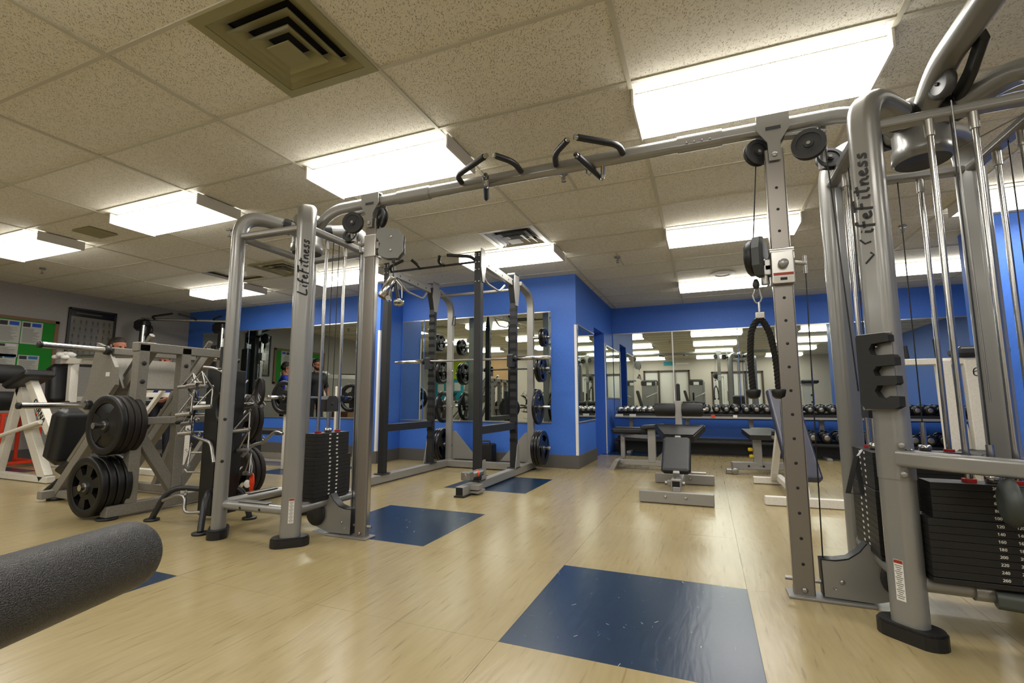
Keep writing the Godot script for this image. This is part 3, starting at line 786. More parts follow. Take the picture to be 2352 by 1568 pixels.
	part(p, "guard_bolt", G.new().disc(R + Vector3(m * 0.15, 0.09, 0.027), R + Vector3(m * 0.15, 0.09, 0.034), 0.01).disc(R + Vector3(m * 0.12, 0.06, 0.027), R + Vector3(m * 0.12, 0.06, 0.03), 0.006), M.steel)
	# stack driven by the rail pulley
	weight_stack(p, B.lerp(D, 0.5) + Vector3(m * 0.02, 0, 0), Vector3(0, 0, 1), Vector3(-m, 0, 0), 16, 0.0265, 0.26)
	if all_stacks:
		weight_stack(p, Vector3(2.515, 0, -0.457), Vector3(m, 0, 0), Vector3(0, 0, 1), 13, 0.0262, 0.262, [1], 0.46, 0.072, false)
		weight_stack(p, Cc.lerp(D, 0.5), Vector3(m, 0, 0), Vector3(0, 0, -1), 15, 0.0265, 0.26, [], 0.35, 0.095, false)
		weight_stack(p, A.lerp(Cc, 0.5), Vector3(0, 0, 1), Vector3(m, 0, 0), 15, 0.0265, 0.26, [], 0.35, 0.095, false)
	# bracket from the crossbar down to the rail, with the two top pulleys
	var bt := Vector3(R.x, 2.33, -0.79)
	var zf := -0.79 + 0.042
	var bp := [Vector2(-0.075, 0.05), Vector2(0.075, 0.05), Vector2(0.075, -0.03), Vector2(0.03, -0.1), Vector2(0.026, -0.2), Vector2(-0.026, -0.2), Vector2(-0.03, -0.1), Vector2(-0.075, -0.03)]
	var br := part(p, "rail_bracket", G.new().slab(bp, Vector3(bt.x, bt.y, zf + 0.003), Vector3.RIGHT, Vector3.UP, 0.006).slab(bp, Vector3(bt.x, bt.y, -0.79 - 0.045), Vector3.RIGHT, Vector3.UP, 0.006).box(bt + Vector3(0, 0.048, 0), Vector3(0.15, 0.008, 0.09), 0.002), M.silver)
	part(br, "slot", G.new().box(bt + Vector3(0, -0.025, 0.0485), Vector3(0.07, 0.018, 0.0012)), M.ink)
	part(br, "bolt", G.new().disc(bt + Vector3(-0.06, 0.052, 0), bt + Vector3(-0.06, 0.062, 0), 0.011).disc(bt + Vector3(0.06, 0.052, 0), bt + Vector3(0.06, 0.062, 0), 0.011).disc(bt + Vector3(0, -0.17, 0.048), bt + Vector3(0, -0.17, 0.054), 0.014), M.steel)
	var pp := func(o: Vector3, ax: Vector3, r: float) -> void:
		ax = ax.normalized()
		var w := part(p, "pulley", G.new().lathe(o - ax * 0.016, ax, [Vector2(0, 0), Vector2(r, 0), Vector2(r, 0.006), Vector2(r - 0.012, 0.014), Vector2(r - 0.012, 0.018), Vector2(r, 0.026), Vector2(r, 0.032), Vector2(r * 0.72, 0.032), Vector2(r * 0.7, 0.028), Vector2(r * 0.3, 0.028), Vector2(r * 0.28, 0.034), Vector2(0, 0.034)], 30), M.plastic)
		part(w, "axle", G.new().cyl(o - ax * 0.03, o + ax * 0.024, 0.009, 10), M.steel)
	pp.call(Vector3(R.x + m * 0.155, 2.19, -0.76), Vector3(0.25 * -m, 0.0, 1.0), 0.077)
	pp.call(Vector3(R.x - m * 0.075, 2.205, -0.79), Vector3(0.5 * m, 0, 1.0), 0.068)
	pp.call(Vector3(R.x + m * 0.26, 2.14, -0.86), Vector3(0.1, 0.3, 1.0), 0.06)
	part(p, "pulley_arm", G.new().beam(Vector3(R.x + m * 0.05, 2.27, -0.79), Vector3(R.x + m * 0.24, 2.25, -0.79), 0.05, 0.02), M.silver)
	# rear stay next to the crossbar end
	part(p, "stay", G.new().cyl(Vector3(R.x + m * 0.23, 2.09, -0.86), Vector3(R.x + m * 0.23, 2.3, -0.83), 0.022), M.silver)
	# warning plate on the front leg
	var rr := Vector3(hub.x - B.x, 0, hub.z - B.z).normalized(); var tg := Vector3(-rr.z, 0, rr.x)
	var lc := B - rr * 0.0447
	var wl := part(p, "warning_label", G.new().box(lc + Vector3(0, 0.22, 0), Vector3(0.032, 0.15, 0.001), 0.0, Basis(tg, Vector3.UP, tg.cross(Vector3.UP))), M.label, "small white warning label with red heading")
	part(wl, "heading", G.new().box(lc + Vector3(0, 0.288, 0) - rr * 0.0007, Vector3(0.03, 0.012, 0.001), 0.0, Basis(tg, Vector3.UP, tg.cross(Vector3.UP))), mat(Color(0.55, 0.16, 0.05), 0.5))
	var li := G.new()
	for k in 17:
		li.box(lc + Vector3(0, 0.274 - k * 0.0075, 0) - rr * 0.0007, Vector3(0.026 - 0.006 * (k % 3), 0.0025, 0.0008), 0.0, Basis(tg, Vector3.UP, tg.cross(Vector3.UP)))
	part(wl, "small_print", li, mat(Color(0.35, 0.34, 0.33), 0.7))
	# the name up the front leg
	var to_cam := -rr
	var capd := Vector3.UP.cross(to_cam) * -1.0
	if m < 0:
		lettering(p, "LifeFitness", B + to_cam * 0.0447 - capd * 0.024 + Vector3(0, 1.60, 0), Vector3.UP, capd, to_cam, 0.385, 0.06)
	else:
		lettering(p, "ifeFitness", B + to_cam * 0.0447 - capd * 0.024 + Vector3(0, 1.60, 0), Vector3.UP, capd, to_cam, 0.365, 0.064)
		var fr := G.new()
		var fo := B + to_cam * 0.0457
		fr.sweep([fo + capd * 0.03 + Vector3(0, 1.585, 0), fo + capd * 0.012 + Vector3(0, 1.563, 0), fo - capd * 0.012 + Vector3(0, 1.566, 0)], G.rrect(0.0075, 0.0012, 0.0004, 1), to_cam)
		fr.sweep([fo + capd * 0.016 + Vector3(0, 1.478, 0), fo - capd * 0.018 + Vector3(0, 1.508, 0), fo - capd * 0.006 + Vector3(0, 1.52, 0)], G.rrect(0.0075, 0.0012, 0.0004, 1), to_cam)
		part(p, "lettering", fr, M.ink, "two worn-off pieces of the first letter")

func carriage(p: Node3D, c: Vector3, m: float) -> void:
	var f := m   # the labelled face looks to +z on the right rail and to -z on the left one
	# sliding carriage on the rail: box with pull pin, and an arm that holds a big pulley guard
	var b := part(p, "carriage", G.new().box(c + Vector3(0, 0, f * 0.012), Vector3(0.108, 0.17, 0.09), 0.01).cyl(c + Vector3(-0.054, 0.085, f * 0.03), c + Vector3(0.054, 0.085, f * 0.03), 0.02), M.alu)
	part(b, "pull_pin", G.new().disc(c + Vector3(0, 0.015, f * 0.05), c + Vector3(0, 0.015, f * 0.085), 0.023), M.silver)
	part(b, "danger_label", G.new().box(c + Vector3(0, -0.035, f * 0.0575), Vector3(0.088, 0.014, 0.001)), mat(Color(0.6, 0.2, 0.05), 0.5))
	part(b, "label", G.new().box(c + Vector3(0, -0.062, f * 0.0575), Vector3(0.088, 0.036, 0.001)), M.label)
	part(b, "label_mark", G.new().box(c + Vector3(0, -0.06, f * 0.0583), Vector3(0.03, 0.014, 0.001)), M.ink)
	part(b, "cable_anchor", G.new().cyl(c + Vector3(m * 0.055, 0.03, 0.0), c + Vector3(m * 0.11, 0.02, 0.0), 0.012).cyl(c + Vector3(m * 0.105, 0.06, 0), c + Vector3(m * 0.105, -0.03, 0), 0.009), M.steel)
	part(b, "swivel", G.new().cyl(c + Vector3(-m * 0.075, -0.07, 0), c + Vector3(-m * 0.075, 0.06, 0), 0.02).box(c + Vector3(-m * 0.06, 0.0, 0), Vector3(0.05, 0.06, 0.05), 0.008), M.steel)

func cable_station() -> void:
	var p := thing("cable_crossover", "silver cable crossover machine with two towers, pull-up crossbar and weight stacks", "gym machine", Vector3(0.64, 0, -0.79))
	tower(p, -1.0, false)
	tower(p, 1.0, true)
	# crossbar
	var y := 2.33
	var path := G.fillet([Vector3(-1.2, 2.17, -0.79), Vector3(-1.02, y, -0.79), Vector3(2.3, y, -0.79), Vector3(2.48, 2.17, -0.79)], 0.2, 8)
	var cb := part(p, "crossbar", G.new().sweep(path, G.rrect(0.062, 0.082, 0.03, 5)), M.silver)
	for s in [[-0.42, -0.16], [1.45, 1.68]]:
		part(cb, "sleeve", G.new().sweep([Vector3(s[0], y, -0.79), Vector3(s[1], y, -0.79)], G.rrect(0.07, 0.092, 0.032, 5)), M.silver)
	for x in [1.5, 1.54, 1.58, 1.62]:
		part(cb, "set_screw", G.new().disc(Vector3(x, y - 0.012, -0.755), Vector3(x, y - 0.012, -0.751), 0.008), M.steel)
	# pull-up handles
	for h in [[Vector3(0.103, y, -0.77), Vector3(0.125, y, -0.645), Vector3(0.413, y, -0.48)], [Vector3(0.525, y, -0.785), Vector3(0.528, y, -0.615), Vector3(0.448, y, -0.494)], [Vector3(0.744, y, -0.784), Vector3(0.783, y, -0.619), Vector3(0.898, y, -0.495)], [Vector3(1.155, y, -0.79), Vector3(1.144, y, -0.653), Vector3(0.934, y, -0.481)]]:
		var hp := G.fillet(h, 0.06, 6)
		var hd := part(p, "pull_up_handle", G.new().tube(hp, 0.0135, 12), M.chrome)
		var sub := [h[0].lerp(h[1], 0.25), h[1], h[1].lerp(h[2], 0.92)]
		part(hd, "grip", G.new().tube(G.fillet(sub, 0.06, 6), 0.018, 14), M.black)
	for h in [[Vector3(0.27, y - 0.03, -0.79), Vector3(0.35, 2.275, -0.6), Vector3(0.2, 2.275, -0.93)], [Vector3(1.03, y - 0.03, -0.79), Vector3(1.0, 2.275, -0.92), Vector3(0.915, 2.285, -0.585)]]:
		var hd := part(p, "pull_up_handle", G.new().tube([h[1], h[2]], 0.0135, 12).tube(G.fillet([h[0], h[0].lerp(h[1], 0.5) - Vector3(0, 0.04, 0), h[1].lerp(h[2], 0.05)], 0.05, 5), 0.0135, 10), M.chrome)
		part(hd, "grip", G.new().tube([h[1].lerp(h[2], 0.07), h[1].lerp(h[2], 0.93)], 0.0185, 14), M.black)
	part(p, "hook", G.new().tube([Vector3(0.93, 2.29, -0.79), Vector3(0.93, 2.26, -0.79), Vector3(0.945, 2.245, -0.79), Vector3(0.96, 2.26, -0.79)], 0.005, 8), M.steel)
	# right carriage, guard and cable
	var rx := 0.6425 + 1.277
	var cr := Vector3(rx, 1.565, -0.79)
	carriage(p, cr, 1.0)
	var ax := Vector3(0.93, 0, 0.36).normalized()
	var gc := Vector3(1.815, 1.64, -0.785)
	part(p, "carriage_pulley", G.new().lathe(gc - ax * 0.045, ax, [Vector2(0, 0), Vector2(0.085, 0), Vector2(0.094, 0.008), Vector2(0.094, 0.032), Vector2(0.085, 0.04), Vector2(0, 0.04)], 30), M.black)
	var gp := [Vector2(-0.085, 0.02), Vector2(-0.06, 0.08), Vector2(0.0, 0.105), Vector2(0.06, 0.09), Vector2(0.085, 0.03), Vector2(0.085, -0.06), Vector2(0.05, -0.105), Vector2(-0.03, -0.105), Vector2(-0.08, -0.06)]
	var gz := ax.cross(Vector3.UP)
	part(p, "pulley_cover", G.new().slab(gp, gc + ax * 0.012, gz, Vector3.UP, 0.035), mat(Color(0.27, 0.28, 0.28), 0.5, 0.2))
	part(p, "cover_arm", G.new().box(Vector3(1.87, 1.59, -0.79), Vector3(0.06, 0.06, 0.05), 0.006), M.steel)
	part(p, "cable", G.new().cyl(Vector3(1.80, 1.73, -0.785), Vector3(1.84, 2.2, -0.79), 0.0032, 6).cyl(Vector3(rx + 0.105, 1.54, -0.79), Vector3(rx + 0.085, 0.175, -0.79), 0.0032, 6).cyl(Vector3(2.145, 2.15, -0.76), Vector3(2.2, 0.95, -0.79), 0.0032, 6), M.black)
	# left carriage near the top of its rail
	var lx := 0.6425 - 1.277
	carriage(p, Vector3(lx, 2.0, -0.79), -1.0)
	var lc := Vector3(lx + 0.19, 1.985, -0.76)
	var n2 := Vector3(0.35, 0, 1).normalized(); var u2 := Vector3.UP.cross(n2)
	var cp := [Vector2(-0.10, 0.1), Vector2(-0.03, 0.115), Vector2(0.05, 0.1), Vector2(0.085, 0.06), Vector2(0.085, -0.06), Vector2(0.05, -0.105), Vector2(-0.03, -0.105), Vector2(-0.08, -0.085), Vector2(-0.09, -0.06), Vector2(-0.075, 0.0), Vector2(-0.105, 0.05)]
	part(p, "pulley_cover", G.new().slab(cp, lc + n2 * 0.02, u2, Vector3.UP, 0.012), mat(Color(0.46, 0.46, 0.44), 0.5, 0.25))
	part(p, "pulley_cover", G.new().slab(cp, lc - n2 * 0.03, u2, Vector3.UP, 0.012), mat(Color(0.46, 0.46, 0.44), 0.5, 0.25))
	part(p, "carriage_pulley", G.new().disc(lc - n2 * 0.024, lc + n2 * 0.014, 0.09), M.black)
	part(p, "cover_bolt", G.new().disc(lc + n2 * 0.026 + Vector3(0, 0.045, 0), lc + n2 * 0.034 + Vector3(0, 0.045, 0), 0.009).disc(lc + n2 * 0.026 + Vector3(0, -0.05, 0), lc + n2 * 0.034 + Vector3(0, -0.05, 0), 0.009), M.chrome)
	part(p, "cable", G.new().cyl(lc + u2 * -0.1 + Vector3(0, 0.05, 0), Vector3(lx + 0.075, 2.17, -0.79), 0.0032, 6).cyl(Vector3(lx - 0.105, 1.98, -0.79), Vector3(lx - 0.09, 0.175, -0.79), 0.0032, 6), M.black)
	# accessory holder on the front right leg
	var B := Vector3(2.2275, 0, -0.48); var rr := (Vector3(2.5325, 0, -0.79) - B).normalized(); var tg := Vector3(-rr.z, 0, rr.x)
	var o := B - rr * 0.052 + Vector3(0, 1.025, 0)
	var hp2 := [Vector2(-0.055, 0.15), Vector2(0.05, 0.15), Vector2(0.062, 0.14), Vector2(0.062, 0.115), Vector2(0.0, 0.11), Vector2(-0.012, 0.09), Vector2(-0.006, 0.068), Vector2(0.01, 0.062), Vector2(0.07, 0.062), Vector2(0.078, 0.05), Vector2(0.078, 0.02), Vector2(0.01, 0.018), Vector2(-0.003, 0.0), Vector2(0.004, -0.02), Vector2(0.078, -0.022), Vector2(0.08, -0.05), Vector2(0.07, -0.058), Vector2(0.008, -0.058), Vector2(-0.004, -0.08), Vector2(0.01, -0.105), Vector2(0.03, -0.112), Vector2(0.05, -0.1), Vector2(0.08, -0.102), Vector2(0.08, -0.14), Vector2(0.06, -0.152), Vector2(-0.045, -0.152), Vector2(-0.06, -0.13), Vector2(-0.06, 0.14)]
	if tg.x < 0: tg = -tg
	var hld := part(p, "accessory_holder", G.new().slab(hp2, o - rr * 0.014, tg, Vector3.UP, 0.04), mat(Color(0.10, 0.10, 0.095), 0.7))
	part(hld, "back_plate", G.new().box(o + rr * 0.01 - tg * 0.012, Vector3(0.13, 0.315, 0.012), 0.003, Basis(tg, Vector3.UP, tg.cross(Vector3.UP))).box(o + rr * 0.05 - tg * 0.07, Vector3(0.012, 0.315, 0.10), 0.003, Basis(tg, Vector3.UP, tg.cross(Vector3.UP))), M.silver)
	part(hld, "screw", G.new().disc(o - rr * 0.0 + tg * 0.0 + Vector3(0, 0.1, 0), o - rr * 0.012 + Vector3(0, 0.1, 0), 0.007), M.chrome)
	# clamp, low curved bar and foam hub of the row station
	var cl := B
	part(p, "clamp", G.new().sweep([cl + Vector3(0, 0.60, 0), cl + Vector3(0, 0.76, 0)], G.rrect(0.127, 0.093, 0.043, 5), rr).disc(cl - rr * 0.035 + tg * 0.045 + Vector3(0, 0.735, 0), cl - rr * 0.06 + tg * 0.06 + Vector3(0, 0.735, 0), 0.012).disc(cl - rr * 0.035 + tg * 0.045 + Vector3(0, 0.625, 0), cl - rr * 0.06 + tg * 0.06 + Vector3(0, 0.625, 0), 0.012), M.silver)
	var bar := G.fillet([Vector3(2.235, 0.685, -0.43), Vector3(2.33, 0.685, -0.31), Vector3(2.62, 0.672, -0.24), Vector3(3.0, 0.66, -0.3)], 0.14, 6)
	part(p, "front_bar", G.new().sweep(bar, G.rrect(0.07, 0.062, 0.014, 3)), M.silver)
	part(p, "front_cap", G.new().disc(Vector3(2.25, 0.715, -0.40), Vector3(2.25, 0.722, -0.40), 0.014), M.chrome)
	var ha := Vector3(0.93, 0, 0.2).normalized(); var ho := Vector3(2.432, 0.568, -0.255)
	var fh := part(p, "knee_roller", G.new().cyl(ho + ha * 0.05, ho + ha * 0.5, 0.052, 24), mat(Color(0.2, 0.22, 0.2), 0.55))
	part(fh, "end_disc", G.new().lathe(ho + ha * 0.05, -ha, [Vector2(0.075, 0), Vector2(0.08, 0.014), Vector2(0.068, 0.034), Vector2(0.048, 0.042), Vector2(0.044, 0.04), Vector2(0, 0.042)], 28), mat(Color(0.19, 0.21, 0.20), 0.5))
	part(p, "roller_arm", G.new().beam(ho + ha * 0.3 + Vector3(0, 0.03, 0), ho + ha * 0.34 + Vector3(0, 0.11, 0), 0.05, 0.04), M.silver)
	part(p, "foot_rail", G.new().sweep([Vector3(2.47, 0.20, -0.43), Vector3(2.62, 0.2, -0.40), Vector3(2.8, 0.16, -0.32), Vector3(3.0, 0.12, -0.26)], G.rrect(0.075, 0.06, 0.02, 3)), mat(Color(0.22, 0.24, 0.22), 0.5))
	part(p, "beam_sleeve", G.new().cyl(Vector3(2.42, 0.212, -0.462), Vector3(2.6, 0.212, -0.458), 0.036, 18), M.silver)
	# printed numbers on the near stack
	for k in 13:
		for s in [0, 1]:
			var tm := TextMesh.new()
			tm.text = str(260 - k * 20); tm.font_size = 16; tm.pixel_size = 0.00085; tm.depth = 0.0006
			var sf := SystemFont.new(); sf.font_names = PackedStringArray(["Droid Sans"]); sf.font_weight = 700
			tm.font = sf; tm.material = M.label
			var o2 := put(p, "stack_number", tm, "white pound number printed on a weight plate")
			var wd := 0.0635 if k < 8 else 0.056
			o2.position = Vector3(2.492 + s * 0.055, 0.262 + 0.0262 * (k + 0.5), -0.457 + wd + 0.0008) - p.position
	# lifting arms at the top of the right tower
	var hb := Vector3(2.5325, 2.2, -0.79)
	part(p, "high_arm", G.new().sweep(G.fillet([hb + Vector3(0.0, 0.0, 0.05), Vector3(2.54, 2.34, -0.55), Vector3(2.56, 2.37, 0.55)], 0.2, 8), G.rrect(0.11, 0.08, 0.035, 5)), M.silver)
	part(p, "high_arm_stay", G.new().sweep(G.fillet([hb + Vector3(0.08, 0.02, 0.08), Vector3(2.625, 2.25, -0.55), Vector3(2.605, 2.325, -0.36)], 0.1, 5), G.rrect(0.03, 0.07, 0.012, 3)), M.plastic)
	var pa := Vector3(-0.93, -0.1, 0.35).normalized(); var po := Vector3(2.535, 2.262, -0.555)
	var pw := part(p, "high_pulley", G.new().lathe(po - pa * 0.02, pa, [Vector2(0, 0), Vector2(0.06, 0), Vector2(0.064, 0.006), Vector2(0.064, 0.022), Vector2(0.058, 0.03), Vector2(0.044, 0.034), Vector2(0.042, 0.032), Vector2(0, 0.034)], 28), mat(Color(0.24, 0.24, 0.23), 0.45))
	part(pw, "axle", G.new().disc(po + pa * 0.014, po + pa * 0.018, 0.008), M.ink)
	part(p, "side_arm", G.new().sweep(G.fillet([hb + Vector3(0.05, 0, 0), Vector3(2.8, 2.33, -0.79), Vector3(3.9, 2.33, -0.79)], 0.16, 6), G.rrect(0.062, 0.082, 0.03, 5)), M.silver)
	part(p, "tie_cable", G.new().cyl(Vector3(2.62, 2.05, -0.85), Vector3(2.84, 2.1, -0.6), 0.003, 6).cyl(Vector3(2.5, 2.1, -0.4), Vector3(2.53, 0.9, -0.45), 0.003, 6), M.steel)

func carabiner(o: Node3D, c: Vector3, h := 0.075) -> void:
	var path := []
	for i in 16:
		var a := TAU * i / 16
		path.append(c + Vector3(sin(a) * (0.021 if cos(a) < 0 else 0.014), cos(a) * h / 2, 0))
	part(o, "carabiner", G.new().sweep(path, G.circ(0.0042, 8), Vector3.BACK, false, true), M.steel)

func rope_strand(pts: Array, r: float) -> G:
	# three strands laid round each other
	var path := G.fillet(pts, 0.07, 8)
	var fine := []
	for i in path.size() - 1:
		var n := maxi(1, int(path[i].distance_to(path[i + 1]) / 0.006))
		for k in n: fine.append(path[i].lerp(path[i + 1], float(k) / n))
	fine.append(path[path.size() - 1])
	var g := G.new()
	for s in 3:
		var st := []
		var run := 0.0
		for i in fine.size():
			if i: run += fine[i].distance_to(fine[i - 1])
			var d: Vector3 = (fine[mini(i + 1, fine.size() - 1)] - fine[maxi(i - 1, 0)]).normalized()
			var u := Vector3.BACK; u = (u - d * u.dot(d)).normalized(); var w := d.cross(u)
			var a := run / 0.055 * TAU + TAU * s / 3
			st.append(fine[i] + (u * cos(a) + w * sin(a)) * r * 0.48)
		g.tube(st, r * 0.56, 7, Vector3.BACK)
	return g

func stirrup(nm: String, label: String, top: Vector3, dir: Vector3, side: Vector3, m: Material, group := "") -> Node3D:
	# D handle: two straps to a tube grip
	var t := thing(nm, label, "cable handle", top + dir * 0.17, group)
	var e := top + dir * 0.155
	part(t, "straps", G.new().tube(G.fillet([e + side * 0.06, top + dir * 0.03 + side * 0.012, top, top + dir * 0.03 - side * 0.012, e - side * 0.06], 0.02, 3), 0.0055, 8), M.steel)
	part(t, "grip", G.new().cyl(e - side * 0.062, e + side * 0.062, 0.0165, 14), m)
	part(t, "ring", G.new().sweep([top + Vector3(0.012, 0.01, 0), top + Vector3(0, 0.022, 0), top + Vector3(-0.012, 0.01, 0), top + Vector3(0, -0.002, 0)], G.circ(0.003, 6), Vector3.BACK, false, true), M.steel)
	return t

func attachments() -> void:
	# rope on the right rail
	var top := Vector3(1.808, 1.33, -0.785)
	var t := thing("triceps_rope", "black braided triceps rope hanging from a carabiner on the right rail", "rope", Vector3(1.81, 0.93, -0.785))
	part(t, "rope", rope_strand([Vector3(1.757, 0.955, -0.785), Vector3(1.752, 1.12, -0.785), Vector3(1.765, 1.27, -0.785), Vector3(1.808, 1.33, -0.785), Vector3(1.845, 1.26, -0.785), Vector3(1.868, 1.12, -0.785), Vector3(1.872, 0.955, -0.785)], 0.0165), mat(Color(0.075, 0.065, 0.055), 0.85))
	part(t, "rubber_stop", G.new().lathe(Vector3(1.757, 0.962, -0.785), Vector3.DOWN, [Vector2(0, 0), Vector2(0.033, 0.0), Vector2(0.036, 0.006), Vector2(0.03, 0.036), Vector2(0.018, 0.046), Vector2(0, 0.048)], 20), M.black)
	part(t, "rubber_stop", G.new().lathe(Vector3(1.872, 0.962, -0.785), Vector3.DOWN, [Vector2(0, 0), Vector2(0.033, 0.0), Vector2(0.036, 0.006), Vector2(0.03, 0.036), Vector2(0.018, 0.046), Vector2(0, 0.048)], 20), M.black)
	part(t, "yoke", G.new().box(top + Vector3(0, 0.005, 0), Vector3(0.046, 0.036, 0.045), 0.006).cyl(top + Vector3(0, 0.02, 0), top + Vector3(0, 0.075, 0), 0.006), M.chrome)
	carabiner(t, top + Vector3(-0.005, 0.112, 0), 0.085)
	part(t, "ball_stop", G.new().lathe(Vector3(1.80, 1.475, -0.785), Vector3.UP, [Vector2(0, 0), Vector2(0.01, 0.0), Vector2(0.017, 0.016), Vector2(0.015, 0.034), Vector2(0.008, 0.05), Vector2(0, 0.05)], 14), M.plastic)
	# two chrome handles on the left carriage
	var lc := Vector3(-0.42, 1.87, -0.755)
	var s1 := stirrup("cable_attachment", "chrome cylinder grip cable handle with tan end under the left pulley", lc + Vector3(0, -0.12, 0), Vector3(-0.2, -0.98, 0).normalized(), Vector3(0.5, -0.1, 0.8).normalized(), M.chrome)
	part(s1, "cylinder", G.new().disc(lc + Vector3(0.0, -0.13, 0), lc + Vector3(-0.05, -0.27, 0.05), 0.032), M.chrome)
	part(s1, "end_face", G.new().disc(lc + Vector3(-0.05, -0.27, 0.05), lc + Vector3(-0.0505, -0.2715, 0.0505), 0.029, 0.0005), mat(Color(0.45, 0.36, 0.16), 0.5))
	part(s1, "drop_link", G.new().cyl(lc + Vector3(0, 0.04, 0), lc + Vector3(0, -0.12, 0), 0.004, 6).cyl(lc + Vector3(0, 0.03, 0), lc + Vector3(0, -0.02, 0), 0.013), M.plastic)
	var s2 := thing("cable_attachment", "black stem cable handle with round chrome end beneath the left pulley", "cable handle", lc + Vector3(0.06, -0.33, 0))
	part(s2, "stem", G.new().cyl(lc + Vector3(0.01, -0.14, 0), lc + Vector3(0.05, -0.3, 0.0), 0.013), M.plastic)
	part(s2, "flange", G.new().disc(lc + Vector3(0.05, -0.295, 0), lc + Vector3(0.055, -0.315, 0.006), 0.036, 0.003), M.chrome)
	part(s2, "strap", G.new().tube([lc + Vector3(0.0, -0.12, 0), lc + Vector3(0.08, -0.2, 0.01), lc + Vector3(0.09, -0.28, 0.02)], 0.004, 6), M.alu)
	# small black strap hanging from the front right accessory holder's neighbour
	var st := thing("ankle_strap", "black triangular hand strap hanging in front of the right weight stack", "strap", Vector3(2.10, 0.5, -0.6))
	part(st, "strap", G.new().sweep([Vector3(2.125, 0.67, -0.6), Vector3(2.08, 0.515, -0.58), Vector3(2.135, 0.51, -0.6), Vector3(2.125, 0.67, -0.6)], G.rrect(0.02, 0.006, 0.002, 1), Vector3.BACK), M.black)
	part(st, "hook", G.new().cyl(Vector3(2.125, 0.66, -0.6), Vector3(2.16, 0.69, -0.65), 0.005, 8), M.steel)

func pad(p: Node3D, nm: String, c: Vector3, s: Vector3, m: Material, bs := Basis.IDENTITY) -> MeshInstance3D:
	return part(p, nm, G.new().box(c, s, minf(s.y, minf(s.x, s.z)) * 0.35, bs), m)

func dumbbell_node(nm: String, label: String, r: float, m: Material, cap: Material, group: String) -> Node3D:
	var t := thing(nm, label, "dumbbell", Vector3.ZERO, group)
	var hl := 0.062; var w := r * 1.25
	part(t, "handle", G.new().cyl(Vector3(0, 0, -hl - 0.01), Vector3(0, 0, hl + 0.01), 0.015, 10), M.chrome)
	for s in [-1.0, 1.0]:
		var h := part(t, "head", G.new().lathe(Vector3(0, 0, s * hl), Vector3(0, 0, s), [Vector2(0, 0), Vector2(r * 0.75, 0), Vector2(r, r * 0.2), Vector2(r, w - r * 0.2), Vector2(r * 0.8, w), Vector2(0, w)], 14), m)
		part(h, "end_cap", G.new().disc(Vector3(0, 0, s * (hl + w - 0.002)), Vector3(0, 0, s * (hl + w + 0.002)), r * 0.5, 0.0008, 14), cap)
	return t

